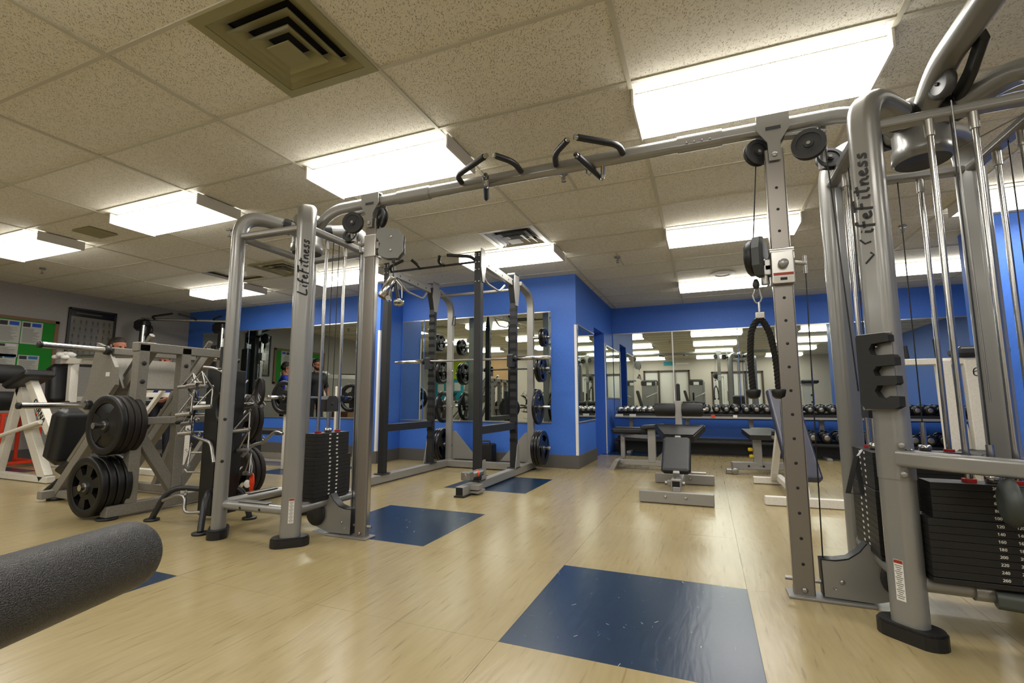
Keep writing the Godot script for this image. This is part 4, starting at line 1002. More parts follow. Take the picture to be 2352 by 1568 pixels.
func weights_recess() -> void:
	# two-tier dumbbell rack along the mirror wall
	var p := thing("dumbbell_rack", "long black two-tier dumbbell rack with pale legs under the wall mirrors", "dumbbell rack", Vector3(2.6, 0, -6.85))
	var xa := 0.02; var xb := 5.35
	for e in [[0.70, -6.86], [0.27, -6.80]]:
		for zz in [-0.13, 0.13]:
			part(p, "tray_rail", G.new().box(Vector3((xa + xb) / 2, e[0] + (-0.02 if zz < 0 else -0.045), e[1] + zz), Vector3(xb - xa, 0.05, 0.035), 0.004), M.black)
		part(p, "tray", G.new().box(Vector3((xa + xb) / 2, e[0] - 0.045, e[1]), Vector3(xb - xa, 0.03, 0.34), 0.006), M.black)
	part(p, "label_strip", G.new().box(Vector3((xa + xb) / 2, 0.625, -6.68), Vector3(xb - xa, 0.035, 0.006)), M.rack_silver)
	part(p, "kick_panel", G.new().box(Vector3((xa + xb) / 2, 0.1, -6.98), Vector3(xb - xa, 0.2, 0.02)), M.black)
	for x in [0.25, 1.2, 2.2, 3.2, 4.2, 5.15]:
		var lg := part(p, "leg", G.new().box(Vector3(x, 0.33, -7.03), Vector3(0.07, 0.66, 0.06), 0.006), M.rack_silver)
		part(lg, "foot", G.new().box(Vector3(x, 0.02, -6.82), Vector3(0.07, 0.04, 0.42), 0.005), M.rack_silver)
	for e in [[0.1, 0.13], [0.33, 0.11], [1.62, 0.06], [1.95, 0.06]]:
		part(p, "weight_tag", G.new().box(Vector3(e[0], 0.645, -6.672), Vector3(e[1], 0.045, 0.003)), M.label if e[0] != 1.62 else M.orange)
	var chrome_db := dumbbell_node("chrome_dumbbell", "small chrome dumbbell on the upper tier by the doorway wall", 0.044, M.chrome, M.steel, "chrome dumbbells on the upper tier")
	var black_db := dumbbell_node("dumbbell", "round black dumbbell with silver end on the upper tier", 0.062, M.urethane, M.steel, "black dumbbells on the upper tier")
	var low_db := dumbbell_node("heavy_dumbbell", "heavy round black dumbbell with silver end on the lower tier", 0.078, M.urethane, M.steel, "heavy black dumbbells on the lower tier")
	chrome_db.position = Vector3(0.08, 0.752, -6.86)
	for k in range(1, 8):
		copy(chrome_db, Transform3D(Basis(Vector3.RIGHT, 0.08), Vector3(0.08 + k * 0.105, 0.752, -6.86)))
	var x := 0.94
	var first := true
	while x < 5.25:
		var tr := Transform3D(Basis(Vector3.RIGHT, 0.08), Vector3(x, 0.77, -6.86))
		if first: black_db.transform = tr; first = false
		else: copy(black_db, tr)
		x += 0.148
	x = 2.3; first = true
	while x < 5.2:
		var tr := Transform3D(Basis(Vector3.RIGHT, 0.1), Vector3(x, 0.355, -6.80))
		if first: low_db.transform = tr; first = false
		else: copy(low_db, tr)
		x += 0.178
	# decline bench with two foam rollers in the middle of the recess mouth
	var d := thing("decline_bench", "silver-framed bench with black pads and two big foam rollers on a post", "bench", Vector3(1.25, 0, -3.2))
	for z in [[-2.64, 0.935, 1.56], [-3.75, 0.965, 1.575]]:
		var fb := bx(d, "floor_beam", Vector3(z[1], 0.055, z[0] - 0.02), Vector3(z[2], 0.055, z[0] - 0.02), 0.06, 0.1, M.rack_silver)
		part(fb, "bolt", G.new().disc(Vector3(1.16, 0.06, z[0] + 0.01), Vector3(1.16, 0.06, z[0] + 0.016), 0.014).disc(Vector3(1.33, 0.06, z[0] + 0.01), Vector3(1.33, 0.06, z[0] + 0.016), 0.014), M.steel)
	bx(d, "spine", Vector3(1.255, 0.11, -2.66), Vector3(1.255, 0.13, -3.77), 0.07, 0.07, M.rack_silver)
	bx(d, "post", Vector3(1.235, 0.12, -3.82), Vector3(1.235, 0.90, -3.86), 0.075, 0.06, M.rack_silver, Vector3.BACK)
	part(d, "post_grip", G.new().box(Vector3(1.24, 0.99, -3.86), Vector3(0.04, 0.21, 0.05), 0.012), M.black)
	part(d, "adjuster", G.new().box(Vector3(1.235, 0.16, -2.78), Vector3(0.13, 0.05, 0.06), 0.006).cyl(Vector3(1.15, 0.16, -2.78), Vector3(1.32, 0.16, -2.78), 0.02).cyl(Vector3(1.28, 0.23, -3.0), Vector3(1.5, 0.23, -3.0), 0.012), M.steel)
	part(d, "open_tube", G.new().box(Vector3(1.25, 0.15, -2.72), Vector3(0.085, 0.11, 0.08), 0.004), M.rack_silver)
	part(d, "tube_bore", G.new().box(Vector3(1.25, 0.15, -2.6795), Vector3(0.065, 0.085, 0.002)), M.duct)
	for s in [-1.0, 1.0]:
		part(d, "foam_roller", G.new().lathe(Vector3(1.235 + s * 0.03, 0.80, -3.86), Vector3(s, 0, 0), [Vector2(0.03, 0), Vector2(0.068, 0.006), Vector2(0.075, 0.02), Vector2(0.075, 0.21), Vector2(0.066, 0.228), Vector2(0.02, 0.23), Vector2(0, 0.232)], 24), M.foam)
	part(d, "roller_axle", G.new().cyl(Vector3(0.95, 0.80, -3.86), Vector3(1.52, 0.80, -3.86), 0.014), M.steel)
	part(d, "seat_pad", G.new().slab([Vector2(-0.26, 0.14), Vector2(0.26, 0.14), Vector2(0.15, -0.16), Vector2(-0.15, -0.16)], Vector3(1.25, 0.565, -3.52), Vector3.RIGHT, Vector3(0, 0.32, -0.95).normalized(), 0.06).slab([Vector2(-0.25, 0.13), Vector2(0.25, 0.13), Vector2(0.14, -0.15), Vector2(-0.14, -0.15)], Vector3(1.25, 0.60, -3.51), Vector3.RIGHT, Vector3(0, 0.32, -0.95).normalized(), 0.012), M.vinyl)
	part(d, "back_pad", G.new().box(Vector3(1.24, 0.38, -3.08), Vector3(0.265, 0.075, 0.50), 0.03, Basis(Vector3.RIGHT, 0.62)), M.vinyl)
	bx(d, "pad_frame", Vector3(1.245, 0.22, -2.86), Vector3(1.245, 0.53, -3.36), 0.06, 0.05, M.rack_silver)
	bx(d, "pad_strut", Vector3(1.245, 0.14, -3.5), Vector3(1.245, 0.53, -3.46), 0.06, 0.06, M.rack_silver)
	# flat bench at the doorway wall
	var f := thing("flat_bench", "flat bench with black pad on splayed pale legs by the doorway wall", "bench", Vector3(0.65, 0, -4.75))
	pad(f, "pad", Vector3(0.62, 0.49, -5.0), Vector3(0.66, 0.085, 0.30), M.vinyl)
	pad(f, "seat", Vector3(0.86, 0.56, -4.75), Vector3(0.30, 0.05, 0.26), M.vinyl, Basis(Vector3.BACK, 0.08))
	bx(f, "leg", Vector3(0.84, 0.1, -4.72), Vector3(0.84, 0.53, -4.74), 0.1, 0.07, M.rack_silver, Vector3.BACK)
	bx(f, "leg", Vector3(0.42, 0.1, -5.0), Vector3(0.42, 0.45, -5.0), 0.06, 0.06, M.rack_silver, Vector3.BACK)
	bx(f, "spine", Vector3(0.36, 0.09, -4.72), Vector3(1.1, 0.09, -4.72), 0.06, 0.07, M.rack_silver)
	bx(f, "brace", Vector3(0.95, 0.12, -4.72), Vector3(1.06, 0.45, -4.75), 0.04, 0.04, M.rack_silver)
	bx(f, "brace", Vector3(0.42, 0.42, -5.0), Vector3(0.80, 0.42, -4.8), 0.05, 0.05, M.rack_silver)
	part(f, "foot", G.new().slab([Vector2(0.0, 0.0), Vector2(0.07, 0.0), Vector2(0.13, 0.12), Vector2(0.08, 0.13)], Vector3(0.30, 0.0, -4.72), Vector3.RIGHT, Vector3.UP, 0.4).cyl(Vector3(0.45, 0.1, -4.68), Vector3(0.45, 0.1, -4.66), 0.02), M.rack_silver)
	# adjustable bench
	var a := thing("adjustable_bench", "grey adjustable bench with folded black pad and yellow knobs", "bench", Vector3(2.05, 0, -4.9))
	part(a, "seat_pad", G.new().slab([Vector2(-0.17, 0.14), Vector2(0.17, 0.14), Vector2(0.13, -0.16), Vector2(-0.1, -0.16)], Vector3(2.10, 0.49, -4.8), Vector3.RIGHT, Vector3(0, 0.2, -0.98).normalized(), 0.06), M.vinyl)
	part(a, "back_pad", G.new().box(Vector3(2.2, 0.5, -5.25), Vector3(0.28, 0.07, 0.6), 0.025), M.vinyl)
	bx(a, "post", Vector3(2.09, 0.1, -4.85), Vector3(2.09, 0.45, -4.85), 0.1, 0.07, M.rack_silver, Vector3.BACK)
	var sp := bx(a, "spine", Vector3(1.79, 0.1, -4.78), Vector3(2.5, 0.1, -4.95), 0.07, 0.09, M.rack_silver)
	part(sp, "bolt_hole", G.new().disc(Vector3(1.98, 0.1, -4.79), Vector3(1.98, 0.1, -4.785), 0.014).disc(Vector3(2.15, 0.1, -4.83), Vector3(2.15, 0.1, -4.825), 0.014), M.ink)
	part(a, "wheel", G.new().disc(Vector3(1.82, 0.04, -4.74), Vector3(1.82, 0.04, -4.70), 0.04).box(Vector3(1.76, 0.03, -4.78), Vector3(0.08, 0.06, 0.1), 0.01), M.steel)
	part(a, "knob", G.new().disc(Vector3(2.03, 0.30, -4.82), Vector3(1.99, 0.30, -4.80), 0.022).disc(Vector3(2.04, 0.22, -4.82), Vector3(2.0, 0.22, -4.80), 0.02), M.yellow)
	part(a, "rear_foot", G.new().box(Vector3(2.52, 0.03, -4.95), Vector3(0.07, 0.06, 0.4), 0.006), M.rack_silver)
	# white framed incline bench behind the rail
	var w := thing("incline_bench", "chipped white incline bench with long blue-black pad behind the right rail", "bench", Vector3(2.25, 0, -3.5))
	bx(w, "floor_beam", Vector3(1.97, 0.04, -2.93), Vector3(2.58, 0.04, -2.97), 0.06, 0.075, M.white_paint)
	bx(w, "floor_beam", Vector3(1.97, 0.04, -4.10), Vector3(2.5, 0.04, -4.13), 0.06, 0.07, M.white_paint)
	bx(w, "spine", Vector3(2.27, 0.06, -2.95), Vector3(2.22, 0.08, -4.1), 0.06, 0.06, M.white_paint)
	bx(w, "brace", Vector3(2.17, 0.06, -4.08), Vector3(2.22, 0.75, -3.62), 0.06, 0.06, M.white_paint)
	bx(w, "strut", Vector3(2.3, 0.06, -3.0), Vector3(2.3, 0.26, -3.12), 0.06, 0.06, M.white_paint)
	var a0 := Vector3(2.30, 0.24, -3.02); var a1 := Vector3(2.245, 0.985, -3.72)
	var dd := (a1 - a0).normalized(); var uu := (Vector3.UP - dd * dd.y).normalized()
	part(w, "pad", G.new().box((a0 + a1) / 2, Vector3(0.27, 0.085, a0.distance_to(a1) + 0.08), 0.03, Basis(uu.cross(dd), uu, dd)), M.vinyl_blue)
	# numbered white bench press station by the right pier
	var n := thing("bench_press_station", "white bench press station with number 6 and gun-rack uprights at the right", "gym machine", Vector3(3.66, 0, -3.6))
	for e in [[3.49, 0.10], [3.70, 0.14]]:
		bx(n, "upright", Vector3(e[0] + 0.02, 0.05, -3.45), Vector3(e[0], 1.26, -3.45), e[1], 0.08, M.white_paint, Vector3.BACK)
		bx(n, "foot_beam", Vector3(e[0] + 0.02, 0.04, -3.1), Vector3(e[0] + 0.02, 0.04, -3.75), 0.07, 0.07, M.white_paint)
	for y in [1.24, 1.02, 0.86, 0.7]:
		part(n, "bar_hook", G.new().box(Vector3(3.785, y, -3.40), Vector3(0.05, 0.05, 0.1), 0.01), M.rack_black)
	bx(n, "top_beam", Vector3(3.2, 1.25, -3.47), Vector3(3.85, 1.25, -3.47), 0.07, 0.055, M.white_paint)
	pad(n, "top_pad", Vector3(3.76, 1.33, -3.49), Vector3(0.36, 0.09, 0.24), M.vinyl)
	part(n, "top_post", G.new().cyl(Vector3(3.47, 1.28, -3.45), Vector3(3.46, 1.45, -3.45), 0.024), M.black)
	part(n, "top_post", G.new().cyl(Vector3(3.25, 1.28, -3.47), Vector3(3.24, 1.40, -3.47), 0.018), M.black)
	bx(n, "curved_strut", Vector3(3.6, 0.7, -3.5), Vector3(3.72, 0.1, -3.52), 0.06, 0.05, M.white_paint)
	pad(n, "bench_pad", Vector3(3.63, 0.45, -3.25), Vector3(0.26, 0.08, 0.5), M.vinyl)
	var tm := TextMesh.new()
	tm.text = "6"; tm.font_size = 64; tm.pixel_size = 0.0016; tm.depth = 0.002
	var sf := SystemFont.new(); sf.font_names = PackedStringArray(["Droid Sans"]); tm.font = sf; tm.material = M.ink
	var o2 := put(n, "number", tm, "black numeral 6")
	o2.position = Vector3(3.70, 1.15, -3.4085) - n.position

func left_background() -> void:
	# white plate machine with black roller pads in front of the bulletin board
	var p := thing("white_leg_curl", "white lever machine with black saddle pad and foam rollers by the wall", "gym machine", Vector3(-5.85, 0, -1.2))
	var z := -1.2
	var m: Material = M.white_paint
	bx(p, "curved_leg", Vector3(-5.30, 0.05, z), Vector3(-5.75, 0.62, z), 0.08, 0.13, m)
	bx(p, "upper_leg", Vector3(-5.72, 0.58, z), Vector3(-6.02, 1.06, z), 0.08, 0.12, m)
	bx(p, "pad_arm", Vector3(-5.25, 0.56, z + 0.02), Vector3(-5.80, 1.15, z + 0.02), 0.075, 0.11, m)
	bx(p, "brace", Vector3(-5.34, 0.66, z + 0.03), Vector3(-5.7, 0.60, z + 0.03), 0.06, 0.05, m)
	part(p, "lever", G.new().cyl(Vector3(-5.36, 0.67, z + 0.08), Vector3(-6.7, 0.36, z + 0.12), 0.024), m)
	pad(p, "saddle_pad", Vector3(-5.83, 1.15, z + 0.02), Vector3(0.50, 0.09, 0.30), M.vinyl, Basis(Vector3.BACK, 0.30))
	bx(p, "base", Vector3(-5.2, 0.04, z), Vector3(-6.6, 0.04, z), 0.08, 0.07, m)
	bx(p, "rear_leg", Vector3(-6.3, 0.05, z), Vector3(-6.02, 1.06, z), 0.08, 0.08, m)
	for e in [[1.225, -6.36], [0.90, -6.33]]:
		part(p, "foam_roller", G.new().lathe(Vector3(e[1], e[0], z - 0.1), Vector3(0.25, 0, 1), [Vector2(0, 0), Vector2(0.10, 0.0), Vector2(0.115, 0.02), Vector2(0.115, 0.42), Vector2(0.1, 0.44), Vector2(0, 0.44)], 22), M.foam)
	bx(p, "roller_post", Vector3(-6.4, 0.6, z - 0.12), Vector3(-6.36, 1.3, z - 0.12), 0.05, 0.05, m)
	pad(p, "seat", Vector3(-4.95, 0.52, z - 0.35), Vector3(0.34, 0.42, 0.34), M.vinyl)
	bx(p, "seat_post", Vector3(-4.95, 0.0, z - 0.35), Vector3(-4.95, 0.4, z - 0.35), 0.08, 0.08, m)
	var tm := TextMesh.new()
	tm.text = "CARNA"; tm.font_size = 64; tm.pixel_size = 0.00165; tm.depth = 0.002
	var sf := SystemFont.new(); sf.font_names = PackedStringArray(["Droid Sans"]); sf.font_weight = 700; tm.font = sf; tm.material = M.ink
	var o2 := put(p, "lettering", tm, "black capital letters on the white arm")
	o2.transform = Transform3D(Basis(Vector3.BACK, -0.82), Vector3(-5.46, 0.785, z + 0.0595) - p.position)
	# orange frame by the wall
	var r := thing("orange_stand", "orange-red tubular steel step stand against the grey wall", "stand", Vector3(-7.5, 0, -1.75))
	for zz in [-1.55, -1.95]:
		for xx in [-7.25, -7.8]:
			bx(r, "leg", Vector3(xx, 0.0, zz), Vector3(xx * 0.995 - 0.03, 0.72, zz), 0.04, 0.04, M.orange, Vector3.BACK)
		bx(r, "rail", Vector3(-7.25, 0.06, zz), Vector3(-7.8, 0.06, zz), 0.04, 0.04, M.orange)
	bx(r, "step", Vector3(-7.25, 0.71, -1.75), Vector3(-7.85, 0.71, -1.75), 0.44, 0.04, M.orange)
	bx(r, "rail", Vector3(-7.25, 0.06, -1.55), Vector3(-7.25, 0.06, -1.95), 0.04, 0.04, M.orange)
	# white smith bench with pads and rail stack
	var s := thing("white_press_machine", "white framed press machine with black upright pad behind the leg press", "gym machine", Vector3(-5.6, 0, -2.0))
	z = -2.0
	pad(s, "back_pad", Vector3(-6.98, 1.14, z), Vector3(0.20, 0.56, 0.3), M.vinyl, Basis(Vector3.BACK, 0.12))
	bx(s, "pad_post", Vector3(-6.72, 0.1, z - 0.05), Vector3(-6.80, 1.45, z - 0.05), 0.1, 0.08, m)
	bx(s, "top_beam", Vector3(-6.95, 1.47, z), Vector3(-5.2, 1.40, z), 0.08, 0.09, m)
	for e in [[1.30, 0.07], [1.20, 0.055], [1.11, 0.03], [0.98, 0.06]]:
		bx(s, "cross_beam", Vector3(-5.9, e[0], z), Vector3(-4.2, e[0] - 0.01, z), 0.06, e[1], m)
	part(s, "chrome_bar", G.new().cyl(Vector3(-6.4, 1.50, z + 0.1), Vector3(-4.3, 1.44, z + 0.1), 0.028), M.chrome)
	for x in [-5.75, -4.3]:
		bx(s, "upright", Vector3(x, 0.0, z - 0.03), Vector3(x, 1.45, z - 0.03), 0.08, 0.08, m, Vector3.BACK)
	bx(s, "link", Vector3(-5.0, 1.0, z), Vector3(-5.1, 1.12, z), 0.09, 0.09, m)
	bx(s, "diagonal", Vector3(-4.35, 1.35, z + 0.04), Vector3(-4.95, 0.75, z + 0.04), 0.05, 0.05, m)
	bx(s, "floor_beam", Vector3(-6.95, 0.035, z), Vector3(-4.2, 0.035, z), 0.08, 0.07, m)
	pad(s, "seat_pad", Vector3(-5.3, 0.88, z), Vector3(0.5, 0.08, 0.3), M.vinyl)
	part(s, "grip", G.new().cyl(Vector3(-6.5, 0.86, z + 0.1), Vector3(-6.15, 0.86, z + 0.1), 0.024).box(Vector3(-6.58, 0.8, z + 0.1), Vector3(0.08, 0.2, 0.07), 0.01), M.black)
	# crumpled white towel on top of the pad
	var tw := thing("towel", "crumpled white towel lying on the white press machine pad", "towel", Vector3(-6.93, 1.45, -2.0))
	var tg := G.new()
	for k in 9:
		tg.ball(Vector3(-6.9 + rng.randf_range(-0.12, 0.16), 1.515 + rng.randf_range(-0.01, 0.05), -2.0 + rng.randf_range(-0.05, 0.08)), Vector3(0.05, 0.035, 0.05), 6)
	part(tw, "cloth", tg, M.white)
	# second crossover in the far corner
	var c := thing("black_crossover", "black and chrome cable crossover in the far corner with pull-up handles", "gym machine", Vector3(-7.2, 0, -3.75))
	var a := Vector3(-7.55, 0, -3.35); var b := Vector3(-6.6, 0, -4.1)
	for e in [a, b]:
		part(c, "column", G.new().box(e + Vector3(0, 1.15, 0), Vector3(0.09, 2.3, 0.09), 0.01), M.rack_black)
		part(c, "rail", G.new().cyl(e + Vector3(0.10, 0.1, 0.06), e + Vector3(0.10, 2.2, 0.06), 0.03), M.chrome)
		part(c, "stack_cover", G.new().box(e + Vector3(-0.12, 0.95, -0.05), Vector3(0.16, 1.9, 0.2), 0.02), M.rack_black)
		part(c, "top_housing", G.new().box(e + Vector3(-0.05, 2.22, 0), Vector3(0.3, 0.2, 0.16), 0.05), M.black)
		part(c, "pulley", G.new().disc(e + Vector3(0.2, 2.1, 0.02), e + Vector3(0.2, 2.1, 0.06), 0.1), M.black)
		part(c, "carriage", G.new().box(e + Vector3(0.1, 1.75, 0.08), Vector3(0.1, 0.16, 0.1), 0.01), M.steel)
		part(c, "base", G.new().box(e + Vector3(0, 0.03, 0), Vector3(0.5, 0.06, 0.4), 0.01), M.rack_black)
	part(c, "crossbar", G.new().cyl(a + Vector3(-0.1, 2.33, 0), b + Vector3(0.1, 2.33, 0), 0.025), M.steel)
	var dv := (b - a).normalized(); var nv := Vector3(0.6, 0, 0.8)
	for e in [[0.12, 0.42, 0.35], [0.66, 0.5, 0.62], [0.9, 1.05, 0.98]]:
		var L := a.distance_to(b)
		part(c, "pull_up_handle", G.new().tube(G.fillet([a + dv * L * e[0] + Vector3(0, 2.33, 0), a + dv * L * e[0] + nv * 0.1 + Vector3(0, 2.36, 0), a + dv * L * e[1] + nv * 0.26 + Vector3(0, 2.40, 0)], 0.05, 4), 0.018, 8), M.black)
	# bench press in front of the long mirror
	var bp := thing("olympic_bench", "grey bench press bench with uprights in front of the long mirror", "bench", Vector3(-4.2, 0, -3.55))
	pad(bp, "pad", Vector3(-4.35, 0.46, -3.35), Vector3(1.1, 0.08, 0.29), M.vinyl)
	for zz in [-3.0, -3.95]:
		bx(bp, "upright", Vector3(-3.72, 0.0, zz), Vector3(-3.72, 1.12, zz), 0.07, 0.07, M.white_paint, Vector3.BACK)
		part(bp, "bar_hook", G.new().box(Vector3(-3.69, 0.90, zz), Vector3(0.1, 0.03, 0.06), 0.006).box(Vector3(-3.645, 0.93, zz), Vector3(0.02, 0.08, 0.06), 0.006), M.rack_black)
	bx(bp, "cross_beam", Vector3(-3.72, 0.1, -3.0), Vector3(-3.72, 0.1, -3.95), 0.07, 0.07, M.white_paint)
	bx(bp, "spine", Vector3(-3.72, 0.1, -3.4), Vector3(-4.85, 0.1, -3.4), 0.07, 0.07, M.rack_silver)
	bx(bp, "front_leg", Vector3(-4.8, 0.0, -3.4), Vector3(-4.8, 0.42, -3.4), 0.07, 0.07, M.rack_silver, Vector3.BACK)
	barbell("steel barbell racked on the bench press before the long mirror", Vector3(-3.66, 0.945, -2.62), Vector3(0, 0, -1), 1.8)
	var gp := plate_node("bar_plate", "black weight plate loaded on the bench press barbell, room side", 0.225, 0.04, M.urethane, "plates on the bench press barbell", 3)
	gp.transform = facing(Vector3(-3.66, 0.945, -2.86), Vector3(0, 0, 1), 0.4)
	copy(gp, facing(Vector3(-3.66, 0.945, -4.15), Vector3(0, 0, 1), 0.9), "black weight plate loaded on the bench press barbell, mirror side")
	var bd := thing("exercise_board", "slanted grey sit-up board with red edge beside the plate post", "bench", Vector3(-3.5, 0, -2.0))
	part(bd, "board", G.new().box(Vector3(-3.45, 0.47, -2.05), Vector3(0.5, 0.06, 0.34), 0.02, Basis(Vector3.BACK, -0.05)), M.vinyl)
	bx(bd, "leg", Vector3(-3.6, 0.0, -2.05), Vector3(-3.55, 0.45, -2.05), 0.05, 0.05, M.rack_silver, Vector3.BACK)
	bx(bd, "foot", Vector3(-3.6, 0.02, -1.9), Vector3(-3.6, 0.02, -2.2), 0.05, 0.04, M.rack_silver)
	bx(bd, "leg", Vector3(-3.3, 0.0, -2.05), Vector3(-3.32, 0.45, -2.05), 0.05, 0.05, M.rack_silver, Vector3.BACK)
	# cardboard box by the left wall, seen in the mirror
	solo("cardboard_box", G.new().box(Vector3(-7.6, 0.30, -0.35), Vector3(0.55, 0.60, 0.45), 0.006), M.cardboard, "brown cardboard box on the floor under the bulletin board", "box")

func rear_room() -> void:
	# selectorised machines along the rear windows, seen in the mirrors
	for k in 2:
		var x: float = [-0.65, 1.17][k]
		var p := thing("selector_machine", ["grey selectorised machine with dark arched top before the three-pane window", "grey selectorised machine with screen panel between the rear windows"][k], "gym machine", Vector3(x, 0, 4.0))
		part(p, "shroud", G.new().box(Vector3(x, 0.80, 4.3), Vector3(0.62 - k * 0.1, 1.5, 0.24), 0.03), M.silver)
		part(p, "top_panel", G.new().box(Vector3(x, 1.60, 4.29), Vector3(0.68 - k * 0.12, 0.26, 0.28), 0.06), M.plastic)
		part(p, "placard", G.new().box(Vector3(x, 1.57, 4.145), Vector3(0.2, 0.12, 0.01)), M.label)
		part(p, "frame_post", G.new().box(Vector3(x + 0.28, 0.85, 4.1), Vector3(0.07, 1.6, 0.08), 0.02), M.silver)
		pad(p, "seat_pad", Vector3(x - 0.1, 0.5, 3.75), Vector3(0.4, 0.1, 0.4), M.vinyl)
		pad(p, "back_pad", Vector3(x - 0.35, 0.95, 3.75), Vector3(0.1, 0.7, 0.32), M.vinyl, Basis(Vector3.BACK, 0.25))
		bx(p, "seat_post", Vector3(x - 0.15, 0.0, 3.8), Vector3(x - 0.15, 0.46, 3.8), 0.1, 0.08, M.silver, Vector3.BACK)
		part(p, "lever_arm", G.new().tube(G.fillet([Vector3(x + 0.28, 1.2, 4.05), Vector3(x + 0.28, 1.15, 3.6), Vector3(x - 0.05, 1.0, 3.45)], 0.1, 5), 0.03), M.silver)
		bx(p, "base", Vector3(x, 0.03, 3.5), Vector3(x, 0.03, 4.4), 0.5, 0.06, M.silver)
	# shelf with plants under the notice board
	var sh := thing("low_cabinet", "long low white cabinet under the notice board at the rear wall", "cabinet", Vector3(-6.6, 0, 4.6))
	part(sh, "body", G.new().box(Vector3(-6.5, 0.42, 4.62), Vector3(2.4, 0.84, 0.45), 0.01), M.cream_wall)
	part(sh, "top", G.new().box(Vector3(-6.5, 0.86, 4.61), Vector3(2.46, 0.04, 0.5), 0.008), M.white)
	for k in 2:
		var o := Vector3([-6.95, -5.6][k], 0.88, 4.46)
		var t := thing("potted_plant", ["leafy green pot plant on the white cabinet under the lime poster", "leafy green pot plant at the end of the white cabinet"][k], "plant", o)
		part(t, "pot", G.new().lathe(o, Vector3.UP, [Vector2(0, 0), Vector2(0.08, 0), Vector2(0.11, 0.16), Vector2(0.1, 0.16), Vector2(0.09, 0.14), Vector2(0, 0.14)], 18), M.brown)
		for i in 26:
			var a := TAU * i / 26.0 * 3.7; var l := rng.randf_range(0.2, 0.38); var d := Vector3(cos(a), rng.randf_range(0.4, 1.3), sin(a)).normalized(); var w := Vector3(-sin(a), 0, cos(a)) * 0.03
			var b := o + Vector3(0, 0.14, 0); var g := G.new()
			g.t(b, b + d * l * 0.55 + w, b + d * l * 0.55 - w, d.cross(w).normalized(), d.cross(w).normalized(), d.cross(w).normalized())
			var tip := b + d * l + Vector3(cos(a), -0.6, sin(a)) * 0.08
			g.t(b + d * l * 0.55 + w, tip, b + d * l * 0.55 - w, d.cross(w).normalized(), d.cross(w).normalized(), d.cross(w).normalized())
			part(t, "leaf", g, M.leaf)

func foreground_pad() -> void:
	# big roller pad of a bench beside the camera; only its end reaches into view
	var e := Vector3(0.005, 0.478, 0.985); var d := Vector3(0.36, 0.03, 0.93).normalized()
	var p := thing("roller_bench", "big black leather roller pad on a steel bench in the foreground corner", "bench", Vector3(0.2, 0, 1.5))
	var r := 0.092; var L := 0.62
	part(p, "roller_pad", G.new().lathe(e, d, [Vector2(0, 0.0), Vector2(r * 0.55, 0.001), Vector2(r * 0.86, 0.008), Vector2(r * 0.96, 0.024), Vector2(r, 0.05), Vector2(r, L - 0.05), Vector2(r * 0.95, L - 0.02), Vector2(r * 0.8, L), Vector2(0, L + 0.002)], 48), M.leather)
	var q := e + d * (L + 0.08)
	part(p, "axle", G.new().cyl(e + d * (L - 0.05), q + d * 0.03, 0.016), M.steel)
	bx(p, "post", Vector3(q.x, 0.0, q.z), Vector3(q.x, q.y + 0.04, q.z), 0.07, 0.07, M.silver, Vector3.BACK)
	bx(p, "foot", Vector3(q.x - 0.35, 0.03, q.z), Vector3(q.x + 0.3, 0.03, q.z), 0.07, 0.06, M.silver)

# iron plate with hand holes; axis along z, near face at z = 0, built at the origin
func plate_node(nm: String, label: String, r: float, th: float, m: Material, group: String, holes := 5) -> Node3D:
	var t := thing(nm, label, "weight plate", Vector3.ZERO, group)
	var o := Vector3(0, 0, -th)
	var rim := G.new().lathe(o, Vector3.BACK, [Vector2(r * 0.74, 0.004), Vector2(r * 0.78, 0), Vector2(r - 0.006, 0), Vector2(r, 0.006), Vector2(r, th - 0.006), Vector2(r - 0.006, th), Vector2(r * 0.80, th), Vector2(r * 0.74, th - 0.008), Vector2(r * 0.74, 0.004)], 40)
	part(t, "rim", rim, m)
	part(t, "hub", G.new().lathe(o, Vector3.BACK, [Vector2(0.026, 0.002), Vector2(0.06, 0.0), Vector2(r * 0.42, 0.006), Vector2(r * 0.42, th - 0.012), Vector2(0.06, th - 0.008), Vector2(0.056, th), Vector2(0.028, th), Vector2(0.026, 0.002)], 30), m)
	for k in holes:
		var sp := G.new()
		var a0 := TAU * (k + 0.0) / holes; var w := TAU / holes * 0.30
		var poly := [Vector2(cos(a0 - w), sin(a0 - w)) * r * 0.40, Vector2(cos(a0 - w * 0.8), sin(a0 - w * 0.8)) * r * 0.77, Vector2(cos(a0), sin(a0)) * r * 0.79, Vector2(cos(a0 + w * 0.8), sin(a0 + w * 0.8)) * r * 0.77, Vector2(cos(a0 + w), sin(a0 + w)) * r * 0.40, Vector2(cos(a0), sin(a0)) * r * 0.37]
		sp.slab(poly, Vector3(0, 0, -th * 0.52), Vector3.RIGHT, Vector3.UP, th * 0.62)
		part(t, "spoke", sp, m)
	part(t, "bushing", G.new().lathe(o, Vector3.BACK, [Vector2(0.0255, 0.0), Vector2(0.034, -0.001), Vector2(0.034, th + 0.002), Vector2(0.0255, th + 0.002), Vector2(0.0255, 0)], 20), M.steel)
	return t

func facing(at: Vector3, axis: Vector3, spin := 0.0) -> Transform3D:
	var z := axis.normalized(); var x := Vector3.UP.cross(z).normalized()
	return Transform3D(Basis(x, z.cross(x), z) * Basis(Vector3.BACK, spin), at)

